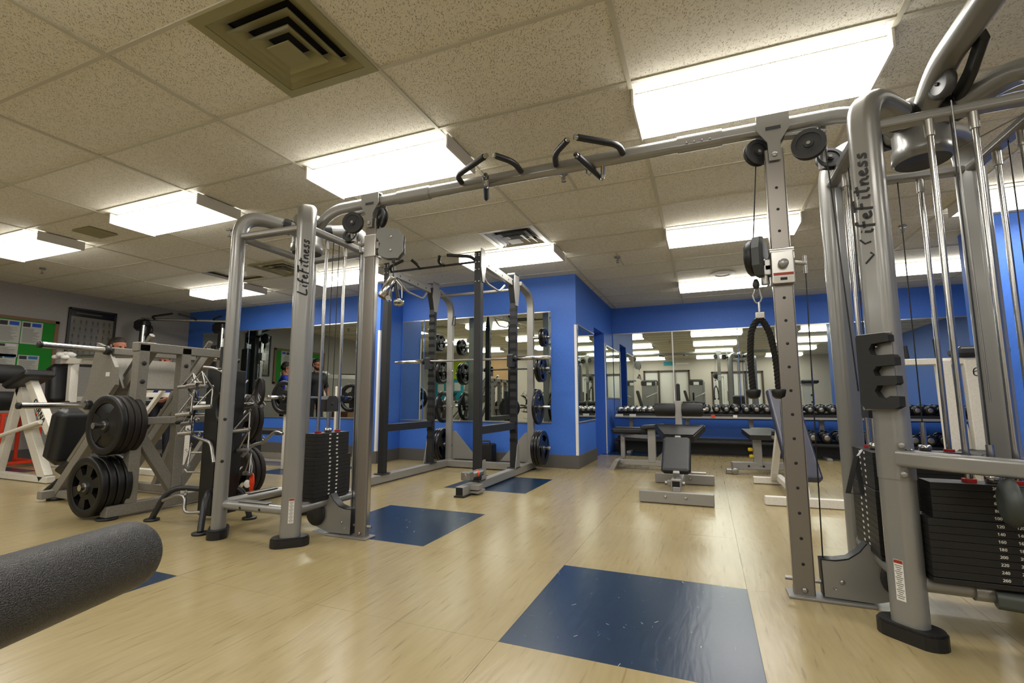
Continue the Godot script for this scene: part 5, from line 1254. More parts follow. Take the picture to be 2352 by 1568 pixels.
func barbell(label: String, a: Vector3, d: Vector3, length: float) -> Node3D:
	d = d.normalized()
	var t := thing("barbell", label, "barbell", a + d * length / 2)
	var s := 0.44
	part(t, "shaft", G.new().cyl(a + d * s, a + d * (length - s), 0.0142, 14), M.steel)
	part(t, "sleeve", G.new().disc(a, a + d * s, 0.025, 0.003), M.chrome)
	part(t, "sleeve", G.new().disc(a + d * (length - s), a + d * length, 0.025, 0.003), M.chrome)
	part(t, "collar", G.new().disc(a + d * (s - 0.01), a + d * (s + 0.022), 0.037, 0.004), M.rack_black)
	part(t, "collar", G.new().disc(a + d * (length - s - 0.022), a + d * (length - s + 0.01), 0.037, 0.004), M.rack_black)
	return t

func bx(p: Node3D, nm: String, a: Vector3, b: Vector3, w: float, h: float, m: Material, up := Vector3.UP) -> MeshInstance3D:
	return part(p, nm, G.new().beam(a, b, w, h, up), m)

func power_rack() -> void:
	var p := thing("power_rack", "black and silver power rack with pull-up grips and plate storage, blue wall behind", "power rack", Vector3(-1.25, 0, -3.1))
	var xl := -1.83; var xr := -0.66
	var zf := -2.58; var zr := -3.58
	for x in [xl, xr]:
		var m := -1.0 if x == xl else 1.0
		var zfront := -2.20
		bx(p, "base_beam", Vector3(x, 0.055, zfront), Vector3(x - m * 0.0, 0.055, -4.25), 0.085, 0.085, M.rack_silver)
		part(p, "base_foot", G.new().box(Vector3(x, 0.008, zfront - 0.06), Vector3(0.11, 0.016, 0.14), 0.004).box(Vector3(x, 0.008, -4.2), Vector3(0.11, 0.016, 0.12), 0.004), M.black)
		part(p, "open_end", G.new().box(Vector3(x, 0.055, zfront + 0.0005), Vector3(0.07, 0.07, 0.002)), M.duct)
		# front upright, and rear upright with hook notches
		bx(p, "upright", Vector3(x, 0.1, zf), Vector3(x, 2.49, zf), 0.076, 0.076, M.rack_black, Vector3.BACK)
		var ru := bx(p, "upright", Vector3(x, 0.1, zr), Vector3(x, 2.12, zr), 0.08, 0.066, M.rack_black, Vector3.BACK)
		bx(p, "upright_top", Vector3(x, 2.12, zr), Vector3(x + m * 0.0, 2.40, zr + 0.09), 0.076, 0.066, M.rack_black, Vector3.BACK)
		for k in 17:
			var y := 0.42 + k * 0.1
			part(ru, "hook_notch", G.new().box(Vector3(x, y, zr + 0.019), Vector3(0.0812, 0.024, 0.03)).box(Vector3(x, y + 0.02, zr + 0.027), Vector3(0.0812, 0.02, 0.014)), M.duct)
		for yy in [0.12]:
			part(p, "foot_plate", G.new().box(Vector3(x, 0.104, zf), Vector3(0.12, 0.012, 0.15), 0.003).box(Vector3(x, 0.104, zr), Vector3(0.12, 0.012, 0.15), 0.003), M.rack_black)
		part(p, "gusset", G.new().slab([Vector2(-0.05, 0.1), Vector2(0.10, 0.1), Vector2(0.03, 0.38), Vector2(-0.02, 0.38)], Vector3(x + m * 0.05, 0, zr - 0.02), Vector3(0, 0, 1), Vector3.UP, 0.008), M.rack_silver)
		part(p, "gusset", G.new().slab([Vector2(-0.06, 0.1), Vector2(0.06, 0.1), Vector2(0.03, 0.30), Vector2(-0.03, 0.30)], Vector3(x + m * 0.046, 0, zf - 0.06), Vector3(0, 0, 1), Vector3.UP, 0.008), M.rack_silver)
		# upper side beam
		var ub := bx(p, "top_beam", Vector3(x, 2.40, zf - 0.03), Vector3(x, 2.36, -3.74), 0.05, 0.085, M.rack_silver)
		for k in 5:
			part(ub, "bolt_hole", G.new().disc(Vector3(x + 0.0255, 2.385 - k * 0.006, zf - 0.2 - k * 0.19), Vector3(x + 0.0265, 2.385 - k * 0.006, zf - 0.2 - k * 0.19), 0.011, 0.0003, 10), M.ink)
		part(p, "corner_plate", G.new().slab([Vector2(0.04, 0.1), Vector2(-0.05, 0.1), Vector2(-0.10, -0.02), Vector2(-0.04, -0.26), Vector2(0.0, -0.26), Vector2(0.04, -0.1)], Vector3(x + 0.043, 2.42, zf), Vector3(0, 0, 1), Vector3.UP, 0.008), M.rack_silver)
		part(p, "corner_plate", G.new().slab([Vector2(0.06, 0.1), Vector2(-0.08, 0.1), Vector2(-0.10, -0.08), Vector2(-0.05, -0.30), Vector2(0.02, -0.30), Vector2(0.07, -0.1)], Vector3(x + 0.045, 2.38, zr + 0.02), Vector3(0, 0, 1), Vector3.UP, 0.01).box(Vector3(x, 2.475, zr + 0.02), Vector3(0.1, 0.02, 0.15), 0.003), M.rack_silver)
		part(p, "side_handle", G.new().tube(G.fillet([Vector3(x + m * -0.04, 2.33, zf - 0.12), Vector3(x - m * 0.05, 2.22, zf - 0.3), Vector3(x - m * 0.05, 2.2, zf - 0.66), Vector3(x - m * 0.03, 2.3, zf - 0.78)], 0.06, 5), 0.013, 10), M.rack_silver)
		var bl := G.new()
		for k in 5:
			for s in [-1, 1]:
				bl.disc(Vector3(x + s * 0.02, 2.46 - [0.0, 0.09, 0.17, 0.3, 0.02][k] , zf + 0.038), Vector3(x + s * 0.02, 2.46 - [0.0, 0.09, 0.17, 0.3, 0.02][k], zf + 0.044), 0.008, 0.001, 8)
		part(p, "bolts", bl, M.chrome)
		# safety arm
		bx(p, "safety_bar", Vector3(x, 0.60, zf - 0.03), Vector3(x, 0.60, zr + 0.02), 0.065, 0.085, M.rack_black)
		# bar holder
		part(p, "bar_hook", G.new().slab([Vector2(0.06, -0.11), Vector2(0.06, 0.03), Vector2(0.035, 0.05), Vector2(0.03, -0.03), Vector2(-0.05, -0.035), Vector2(-0.05, 0.13), Vector2(-0.075, 0.13), Vector2(-0.075, -0.02), Vector2(-0.03, -0.11)], Vector3(x, 1.42, zr + 0.075), Vector3(0, 0, 1), Vector3.UP, 0.07), M.rack_black)
		# storage post with bent top
		var sx: float = x + m * 0.03
		part(p, "storage_post", G.new().sweep(G.fillet([Vector3(sx, 0.09, -4.12), Vector3(sx, 2.32, -4.12), Vector3(sx - m * 0.02, 2.40, -3.72)], 0.18, 6), G.rrect(0.09, 0.055, 0.006, 1), Vector3.BACK), M.rack_silver)
		part(p, "rear_gusset", G.new().slab([Vector2(0, 0.1), Vector2(-m * 0.42, 0.1), Vector2(-m * 0.06, 0.48), Vector2(0, 0.48)], Vector3(sx - m * 0.03, 0, -4.14), Vector3.RIGHT, Vector3.UP, 0.01), M.rack_silver)
		for y in [1.74, 1.32, 0.815, 0.29]:
			part(p, "storage_peg", G.new().cyl(Vector3(sx + m * 0.02, y, -4.12), Vector3(sx + m * 0.27, y, -4.12), 0.024, 14), M.chrome)
			if m < 0: part(p, "storage_peg", G.new().cyl(Vector3(sx - m * 0.02, y, -4.12), Vector3(sx - m * 0.05, y, -4.12), 0.024, 14), M.chrome)
	# cross members
	bx(p, "rear_base_beam", Vector3(xl, 0.055, -3.98), Vector3(xr, 0.055, -3.98), 0.085, 0.085, M.rack_silver)
	part(p, "rear_top_bar", G.new().cyl(Vector3(xl, 2.34, -3.76), Vector3(xr, 2.34, -3.76), 0.02, 12), M.rack_silver)
	part(p, "front_top_bar", G.new().cyl(Vector3(xl, 2.385, zf), Vector3(xr, 2.385, zf), 0.012, 10), M.rack_black)
	for s in [-1.0, 1.0]:
		var c: float = -1.245 + s * 0.3
		part(p, "pull_up_grip", G.new().tube(G.fillet([Vector3(c + s * 0.26, 2.385, zf), Vector3(c + s * 0.22, 2.43, zf + 0.06), Vector3(c - s * 0.02, 2.445, zf + 0.16)], 0.05, 5), 0.017, 12), M.black)
		part(p, "pull_up_grip", G.new().tube(G.fillet([Vector3(c - s * 0.14, 2.385, zf), Vector3(c - s * 0.17, 2.40, zf + 0.08), Vector3(c - s * 0.12, 2.45, zf + 0.14)], 0.05, 5), 0.017, 12), M.black)
	# barbell pivot on the front end of the right beam
	var lv := Vector3(xr + 0.02, 0.15, -2.36)
	part(p, "pivot_base", G.new().box(Vector3(xr + 0.03, 0.03, -2.42), Vector3(0.2, 0.025, 0.16), 0.004).box(Vector3(xr + 0.07, 0.075, -2.38), Vector3(0.13, 0.05, 0.10), 0.005), M.rack_silver)
	var ld := Vector3(0.12, 0.02, -0.4).normalized()
	part(p, "pivot_sleeve", G.new().disc(lv + Vector3(-0.03, 0.03, 0.06), lv + Vector3(-0.03, 0.03, 0.06) + ld * 0.26, 0.036).box(lv + Vector3(-0.01, 0.03, 0.02), Vector3(0.1, 0.08, 0.09), 0.008), M.steel)
	part(p, "pivot_tape", G.new().cyl(lv + Vector3(-0.03, 0.03, 0.06) + ld * 0.17, lv + Vector3(-0.03, 0.03, 0.06) + ld * 0.19, 0.0367, 20), mat(Color(0.85, 0.3, 0.15), 0.5))
	part(p, "clip", G.new().tube([Vector3(xl + 0.08, 2.1, -4.05), Vector3(xl + 0.09, 1.98, -4.03), Vector3(xl + 0.07, 1.96, -4.03)], 0.008, 6).tube([Vector3(xl + 0.05, 2.1, -4.05), Vector3(xl + 0.04, 1.97, -4.03)], 0.008, 6), M.plastic)
	barbell("steel olympic barbell resting empty on the power rack hooks", Vector3(-2.36, 1.415, zr + 0.075), Vector3.RIGHT, 2.2)
	# plates on the storage pegs
	var pr := plate_node("weight_plate", "glossy black rubber weight plate stored on a rack peg", 0.225, 0.036, M.urethane, "large black plates on the power rack", 3)
	var ps := plate_node("small_weight_plate", "small glossy black weight plate on a rack storage peg", 0.125, 0.03, M.urethane, "small black plates on the power rack", 3)
	var pm := plate_node("medium_weight_plate", "medium glossy black weight plate on a rack storage peg", 0.175, 0.034, M.urethane, "medium black plates on the power rack", 3)
	var first := {}
	for x in [xl - 0.03, xr + 0.03]:
		var m := -1.0 if x < -1 else 1.0
		for e in [[ps, 1.74, 0.14, 2, "small glossy black weight plate on the topmost peg of the rack's %s side"], [pm, 1.32, 0.10, 2, "medium glossy black weight plate on the second peg of the rack's %s side"], [pr, 0.815, 0.08, 1, "large glossy black weight plate on the third peg of the rack's %s side"], [pr, 0.29, 0.06, 3, "large glossy black weight plate on the lowest peg of the rack's %s side"]]:
			for k in e[3]:
				var src: Node3D = e[0]
				var tr := facing(Vector3(x + m * (e[2] + 0.04 * (k + 1)), e[1] - 0.001, -4.12), Vector3(m, 0, 0), 0.4 + k)
				var lb: String = e[4] % ("pilaster" if m < 0 else "doorway")
				if not first.has(src):
					first[src] = true; src.transform = tr; src.set_meta("label", lb)
				else:
					copy(src, tr, lb)
	# dumbbell handle thing on the floor behind the rack
	var ch := thing("crate", "small black crate on the floor behind the power rack", "crate", Vector3(-1.33, 0.0, -4.28))
	part(ch, "body", G.new().box(Vector3(-1.33, 0.16, -4.28), Vector3(0.2, 0.3, 0.16), 0.02), M.black)
	part(ch, "handle", G.new().tube([Vector3(-1.4, 0.3, -4.2), Vector3(-1.4, 0.35, -4.19), Vector3(-1.26, 0.35, -4.19), Vector3(-1.26, 0.3, -4.2)], 0.012, 8), M.plastic)

func leg_press() -> void:
	var p := thing("leg_press", "grey plate-loaded leg press with inclined rails and chrome weight horns", "gym machine", Vector3(-3.4, 0, -0.95))
	var m: Material = M.press_grey
	var xr := -2.77
	# rear frame
	bx(p, "rear_base", Vector3(xr, 0.06, -0.42), Vector3(xr, 0.06, -1.36), 0.085, 0.085, m)
	part(p, "foot_pad", G.new().disc(Vector3(xr, 0, -0.45), Vector3(xr, 0.018, -0.45), 0.07), M.black)
	part(p, "foot_pad", G.new().disc(Vector3(xr, 0, -1.32), Vector3(xr, 0.018, -1.32), 0.07), M.black)
	for z in [-0.585, -0.93, -1.31]:
		var u := bx(p, "upright", Vector3(xr, 0.1 if z < -0.6 else 0.1, z), Vector3(xr, 1.37, z), 0.085, 0.085, m, Vector3.BACK)
		part(u, "bolt", G.new().disc(Vector3(xr + 0.042, 1.21, z), Vector3(xr + 0.052, 1.21, z), 0.018).disc(Vector3(xr + 0.042, 1.06, z), Vector3(xr + 0.052, 1.06, z), 0.018), M.plastic)
	bx(p, "top_beam", Vector3(xr, 1.345, -0.53), Vector3(xr, 1.345, -1.40), 0.085, 0.075, m)
	bx(p, "middle_beam", Vector3(xr, 0.74, -0.62), Vector3(xr, 0.74, -1.30), 0.07, 0.06, m)
	bx(p, "brace", Vector3(xr, 0.66, -0.60), Vector3(xr, 0.16, -0.92), 0.06, 0.085, m)
	bx(p, "brace", Vector3(xr, 0.66, -1.28), Vector3(xr, 0.16, -0.96), 0.06, 0.085, m)
	# rails
	for z in [-0.73, -1.26]:
		bx(p, "rail", Vector3(-4.06, 0.06, z), Vector3(-2.86, 1.38, z), 0.075, 0.085, m)
		part(p, "guide_rod", G.new().cyl(Vector3(-3.92, 0.36, z), Vector3(-2.9, 1.47, z), 0.021, 14), M.steel)
		part(p, "foot_pad", G.new().disc(Vector3(-4.06, 0, z), Vector3(-4.06, 0.03, z), 0.07), M.black)
		bx(p, "rail_strut", Vector3(-3.55, 0.06, z), Vector3(-3.0, 1.16, z), 0.055, 0.055, m)
		bx(p, "side_base", Vector3(-4.03, 0.06, z), Vector3(-3.2, 0.06, z), 0.06, 0.07, m)
	bx(p, "front_base", Vector3(-4.06, 0.06, -0.6), Vector3(-4.06, 0.06, -1.38), 0.075, 0.07, m)
	# sled
	var sl := [Vector2(-3.40, 1.41), Vector2(-3.24, 1.36), Vector2(-3.11, 1.19), Vector2(-3.085, 1.04), Vector2(-3.21, 0.91), Vector2(-3.44, 0.79), Vector2(-3.58, 0.84), Vector2(-3.48, 1.02)]
	for z in [-0.60, -1.32]:
		part(p, "sled_plate", G.new().slab(sl, Vector3(0, 0, z), Vector3.RIGHT, Vector3.UP, 0.03), m)
	part(p, "foot_platform", G.new().box(Vector3(-3.24, 1.14, -0.96), Vector3(0.03, 0.34, 0.58), 0.008, Basis(Vector3.BACK, 0.62)), M.press_grey)
	bx(p, "sled_bar", Vector3(-3.2, 1.33, -0.60), Vector3(-3.2, 1.33, -1.32), 0.06, 0.06, m)
	for q in [Vector3(-3.205, 1.335, 0), Vector3(-3.40, 0.868, 0)]:
		for s in [[-0.585, -0.125], [-1.335, -1.79]]:
			var hn := part(p, "weight_horn", G.new().cyl(Vector3(q.x, q.y, s[0]), Vector3(q.x, q.y, s[1]), 0.0245, 18), M.chrome)
			var dz := signf(s[1] - s[0])
			part(hn, "end_cap", G.new().disc(Vector3(q.x, q.y, s[1] - dz * 0.004), Vector3(q.x, q.y, s[1] + dz * 0.022), 0.027), M.black)
			part(hn, "flange", G.new().disc(Vector3(q.x, q.y, s[0]), Vector3(q.x, q.y, s[0] + dz * 0.04), 0.04), M.rack_black)
	part(p, "number_sticker", G.new().box(Vector3(-3.20, 1.13, -0.584), Vector3(0.055, 0.035, 0.001)), M.label)
	# seat
	part(p, "back_pad", G.new().box(Vector3(-4.38, 0.56, -1.0), Vector3(0.24, 0.56, 0.46), 0.08, Basis(Vector3.BACK, -0.2)), M.vinyl)
	part(p, "seat_pad", G.new().box(Vector3(-4.1, 0.30, -1.0), Vector3(0.40, 0.12, 0.44), 0.05, Basis(Vector3.BACK, 0.35)), M.vinyl)
	bx(p, "seat_post", Vector3(-4.08, 0.06, -1.0), Vector3(-4.3, 0.5, -1.0), 0.08, 0.08, m)
	part(p, "release_lever", G.new().cyl(Vector3(-4.1, 0.24, -0.82), Vector3(-4.24, 0.08, -0.74), 0.012).cyl(Vector3(-4.17, 0.16, -0.78), Vector3(-4.26, 0.06, -0.73), 0.019).box(Vector3(-4.08, 0.27, -0.83), Vector3(0.08, 0.1, 0.06), 0.01), M.rack_black)
	for y in [0.245, 0.715]:
		part(p, "storage_peg", G.new().cyl(Vector3(-2.93 if y < 0.5 else -2.84, y, -0.62), Vector3(-2.93 if y < 0.5 else -2.84, y, -0.33), 0.0245, 16), M.chrome)
	part(p, "peg_bracket", G.new().box(Vector3(-2.86, 0.245, -0.6), Vector3(0.2, 0.07, 0.06), 0.006).box(Vector3(-2.82, 0.715, -0.6), Vector3(0.14, 0.07, 0.06), 0.006), m)
	# plates on its storage pegs
	var a := plate_node("iron_plate", "dented black iron weight plate, outermost on the leg press lower peg", 0.228, 0.05, M.iron, "iron plates stored on the leg press", 6)
	a.transform = facing(Vector3(-2.93, 0.245, -0.36), Vector3.BACK, 0.3)
	copy(a, facing(Vector3(-2.93, 0.244, -0.415), Vector3.BACK, 0.9), "black iron weight plate, second on the leg press lower peg")
	copy(a, facing(Vector3(-2.93, 0.243, -0.47), Vector3.BACK, 0.1), "black iron weight plate, third on the leg press lower peg")
	copy(a, facing(Vector3(-2.93, 0.243, -0.525), Vector3.BACK, 0.5), "black iron weight plate, innermost on the leg press lower peg")
	var b := plate_node("flat_iron_plate", "black iron weight plate with raised rim, outermost on the leg press upper peg", 0.235, 0.045, M.iron, "iron plates stored on the leg press", 2)
	part(b, "face_disc", G.new().disc(Vector3(0, 0, -0.034), Vector3(0, 0, -0.014), 0.175), M.iron)
	b.transform = facing(Vector3(-2.84, 0.715, -0.40), Vector3.BACK, 0.2)
	var c := plate_node("worn_iron_plate", "brownish worn iron weight plate, second on the leg press upper peg", 0.232, 0.045, M.rust_iron, "iron plates stored on the leg press", 2)
	c.transform = facing(Vector3(-2.84, 0.715, -0.448), Vector3.BACK, 0.5)
	copy(c, facing(Vector3(-2.84, 0.715, -0.496), Vector3.BACK, 0.9), "brownish worn iron weight plate, third on the leg press upper peg")
	copy(c, facing(Vector3(-2.84, 0.715, -0.544), Vector3.BACK, 0.1), "brownish worn iron weight plate, innermost on the leg press upper peg")

func attachment_tree() -> void:
	var c := Vector3(-2.04, 0, -0.76)
	var p := thing("attachment_rack", "black accessory tree on curved legs crowded with chrome cable bars", "rack", c)
	part(p, "column", G.new().box(c + Vector3(0, 0.60, 0), Vector3(0.15, 1.12, 0.14), 0.01).box(c + Vector3(0.15, 0.6, -0.02), Vector3(0.06, 1.08, 0.12), 0.01).box(c + Vector3(0.065, 1.12, 0), Vector3(0.2, 0.05, 0.1), 0.008), M.black)
	part(p, "spine", G.new().cyl(c + Vector3(0.02, 1.1, 0.02), c + Vector3(0.02, 1.33, 0.02), 0.018), M.black)
	for e in [Vector3(0.33, 0, 0.32), Vector3(0.26, 0, -0.12), Vector3(-0.38, 0, 0.2), Vector3(-0.28, 0, -0.3)]:
		var lg := part(p, "leg", G.new().tube(G.fillet([c + Vector3(0, 0.22, 0), c + e * 0.75 + Vector3(0, 0.25, 0), c + e + Vector3(0, 0.015, 0)], 0.14, 6), 0.021, 12), M.rack_black)
		part(lg, "foot", G.new().disc(c + e, c + e + Vector3(0, 0.016, 0), 0.052), M.black)
	var k := 0
	for y in [0.35, 0.5, 0.66, 0.80, 0.93, 1.05]:
		for s in [Vector3(-0.25, 0, 0.07), Vector3(0.2, 0, 0.1), Vector3(0.05, 0, -0.2)]:
			part(p, "hook", G.new().tube([c + Vector3(0, y, 0), c + s * 0.9 + Vector3(0, y, 0), c + s + Vector3(0, y + 0.025, 0)], 0.007, 8), M.steel)
			k += 1
	# chrome cable bars hanging on the hooks, each its own thing
	var grp := "cable bars on the accessory tree"
	var bars := [
		["lat_bar", "long chrome cambered bar hanging lowest on the accessory tree", [Vector3(-2.34, 0.665, -0.69), Vector3(-2.28, 0.655, -0.69), Vector3(-2.12, 0.615, -0.67), Vector3(-1.97, 0.59, -0.66), Vector3(-1.87, 0.45, -0.62)], 0.0125, false],
		["curl_bar", "bent chrome curl bar on the mirror side of the accessory tree", [Vector3(-1.93, 0.46, -0.9), Vector3(-1.88, 0.55, -0.94), Vector3(-1.80, 0.57, -0.98), Vector3(-1.72, 0.66, -1.02), Vector3(-1.64, 0.64, -1.02)], 0.0125, false],
		["short_bar", "slanting chrome bar across the top of the accessory tree", [Vector3(-2.17, 1.17, -0.7), Vector3(-2.05, 1.16, -0.7), Vector3(-1.9, 1.11, -0.7), Vector3(-1.84, 1.10, -0.7)], 0.011, false],
		["press_bar", "black rubber grip bar lying across a low hook of the accessory tree", [Vector3(-2.44, 0.73, -0.7), Vector3(-2.28, 0.745, -0.7), Vector3(-2.2, 0.755, -0.7)], 0.017, true],
		["angled_bar", "chrome loop bar hung at floor level under the accessory tree", [Vector3(-2.34, 0.15, -0.58), Vector3(-2.2, 0.2, -0.6), Vector3(-2.12, 0.19, -0.6), Vector3(-2.1, 0.08, -0.58), Vector3(-1.95, 0.09, -0.62)], 0.0125, false],
		["bow_bar", "black curved grip bar arching on the leg press side of the accessory tree", [Vector3(-2.31, 1.0, -0.70), Vector3(-2.24, 0.97, -0.69), Vector3(-2.21, 0.87, -0.68), Vector3(-2.24, 0.78, -0.68), Vector3(-2.36, 0.8, -0.69)], 0.019, true]]
	for b in bars:
		var mid: Vector3 = b[2][b[2].size() / 2]
		var t := thing(b[0], b[1], "cable bar", mid, grp)
		var pth := G.fillet(b[2], 0.05, 5)
		part(t, "bar", G.new().tube(pth, b[3], 12), M.steel if not b[4] else M.black)
		part(t, "hanger", G.new().disc(mid + Vector3(0, b[3] - 0.002, 0), mid + Vector3(0, b[3] + 0.014, 0), 0.013).sweep([mid + Vector3(0.012, b[3] + 0.02, 0), mid + Vector3(0, b[3] + 0.036, 0), mid + Vector3(-0.012, b[3] + 0.02, 0), mid + Vector3(0, b[3] + 0.008, 0)], G.circ(0.0035, 6), Vector3.BACK, false, true), M.steel)
		if b[4]:
			part(t, "end_cap", G.new().ball(b[2][0], Vector3.ONE * b[3] * 1.06, 6).ball(b[2][b[2].size() - 1], Vector3.ONE * b[3] * 1.06, 6), M.steel)
	# V shaped row handles
	for e in [[Vector3(-2.26, 1.12, -0.68), "chrome V-shaped row handle on the leg press side of the accessory tree"], [Vector3(-2.10, 1.13, -0.64), "chrome V-shaped row handle at the top front of the accessory tree"], [Vector3(-1.84, 0.98, -0.92), "black grip V-shaped row handle on the mirror side of the accessory tree"]]:
		var o: Vector3 = e[0]
		var t := thing("row_handle", e[1], "cable handle", o + Vector3(0, -0.12, 0), "row handles on the accessory tree")
		part(t, "frame", G.new().tube([o + Vector3(-0.09, -0.10, 0.03), o, o + Vector3(0.09, -0.11, 0.03)], 0.006, 8).tube([o + Vector3(-0.05, -0.11, -0.05), o, o + Vector3(0.05, -0.11, -0.05)], 0.006, 8), M.steel)
		part(t, "grip", G.new().cyl(o + Vector3(-0.11, -0.108, 0.035), o + Vector3(-0.02, -0.10, 0.02), 0.014), M.steel)
		part(t, "grip", G.new().cyl(o + Vector3(0.11, -0.115, 0.035), o + Vector3(0.015, -0.115, 0.02), 0.014), M.steel)
	var gl := ["upper row", "middle row", "row under the V handles", "mirror side", "knee height hook", "hook above the curl bar", "leg press side", "hook beside the black ring", "lowest pin", "pin behind the column"]
	for k2 in 10:
		stirrup("stirrup_handle", "small chrome stirrup handle of the accessory tree, %s" % gl[k2], c + Vector3([-0.13, -0.16, -0.09, 0.24, -0.12, 0.27, -0.2, 0.1, 0.26, 0.2][k2], [1.0, 0.88, 0.95, 0.82, 0.56, 0.68, 0.80, 1.0, 0.5, 1.02][k2], [0.12, 0.1, 0.16, -0.08, 0.12, -0.06, 0.06, 0.14, -0.1, -0.16][k2]), Vector3(-0.1, -0.97, 0.1 + 0.1 * (k2 % 4)).normalized(), Vector3(0.9, 0.1, 0.4 - 0.3 * (k2 % 4)).normalized(), M.steel, "stirrups on the accessory tree")
	for k2 in 2:
		var o: Vector3 = c + [Vector3(0.17, 0.86, 0.12), Vector3(0.31, 0.98, -0.1)][k2]
		var t := thing("ring_handle", ["large black ring handle facing the cable tower on the accessory tree", "brown leather ab sling on the mirror side of the accessory tree"][k2], "cable handle", o - Vector3(0, 0.1, 0))
		var ring := []
		for i in 24:
			var a := TAU * i / 24
			ring.append(o + Vector3(cos(a) * 0.075, sin(a) * 0.10, cos(a) * 0.03))
		part(t, "ring", G.new().sweep(ring, G.circ(0.0125, 8), Vector3.BACK, false, true), M.black if k2 == 0 else M.rust_iron)
		part(t, "link", G.new().cyl(o + Vector3(0, 0.1, 0), o + Vector3(0, 0.14, 0), 0.006), M.steel)
	var cu := thing("ankle_cuff", "orange and white ankle cuff hanging low on the accessory tree", "ankle cuff", Vector3(-1.77, 0.2, -0.86))
	var cr := []
	for i in 20:
		var a := TAU * i / 20
		cr.append(Vector3(-1.765 + cos(a) * 0.035, 0.27 + sin(a) * 0.055, -0.86 + cos(a) * 0.02))
	part(cu, "band", G.new().sweep(cr, G.rrect(0.05, 0.012, 0.004, 1), Vector3.BACK, false, true), M.orange)
	part(cu, "lining", G.new().disc(Vector3(-1.776, 0.27, -0.84), Vector3(-1.775, 0.27, -0.834), 0.03), M.white)
	part(cu, "strap", G.new().tube([Vector3(-1.765, 0.325, -0.86), Vector3(-1.775, 0.4, -0.87), Vector3(-1.81, 0.46, -0.88)], 0.005, 6), M.steel)
	# plate tree behind, plates facing the mirror wall
	var q := thing("plate_tree", "dark plate storage post standing behind the accessory tree", "rack", Vector3(-2.40, 0, -1.42))
	part(q, "post", G.new().box(Vector3(-2.40, 0.55, -1.42), Vector3(0.07, 1.1, 0.07), 0.006).box(Vector3(-2.40, 0.02, -1.42), Vector3(0.3, 0.04, 0.44), 0.006), M.rack_black)
	for y in [0.27, 0.74]:
		part(q, "peg", G.new().cyl(Vector3(-2.40, y, -1.4), Vector3(-2.40, y, -1.13), 0.0245, 14), M.steel)
	var pl := plate_node("brown_plate", "brown worn weight plate on the lower peg of the storage post, outermost", 0.225, 0.05, M.rust_iron, "worn plates on the storage post", 2)
	pl.transform = facing(Vector3(-2.40, 0.268, -1.2), Vector3.BACK, 0.7)
	copy(pl, facing(Vector3(-2.40, 0.268, -1.255), Vector3.BACK, 0.2), "brown worn weight plate on the lower peg of the storage post, middle")
	copy(pl, facing(Vector3(-2.40, 0.268, -1.31), Vector3.BACK, 0.2), "brown worn weight plate on the lower peg of the storage post, innermost")
	copy(pl, facing(Vector3(-2.40, 0.739, -1.2), Vector3.BACK, 0.7), "brown worn weight plate on the upper peg of the storage post, outermost")
	copy(pl, facing(Vector3(-2.40, 0.739, -1.255), Vector3.BACK, 0.2), "brown worn weight plate on the upper peg of the storage post, innermost")

# smooth-min field of tapered bones, meshed as surface nets
func body_field(pt: Vector3, bones: Array, k: float) -> Vector2:
	var best := 1e9; var near := 1e9; var id := 0
	for b in bones:
		var a: Vector3 = b[0]; var d: Vector3 = b[1] - a
		var t := clampf((pt - a).dot(d) / maxf(d.length_squared(), 1e-8), 0.0, 1.0)
		var w := pt - a - d * t
		if b.size() > 5: w /= b[5]
		var v: float = w.length() - lerpf(b[2], b[3], t)
		if v < near: near = v; id = b[4]
		var h := clampf(0.5 + 0.5 * (best - v) / k, 0.0, 1.0)
		best = lerpf(best, v, h) - k * h * (1.0 - h)
	return Vector2(best, id)

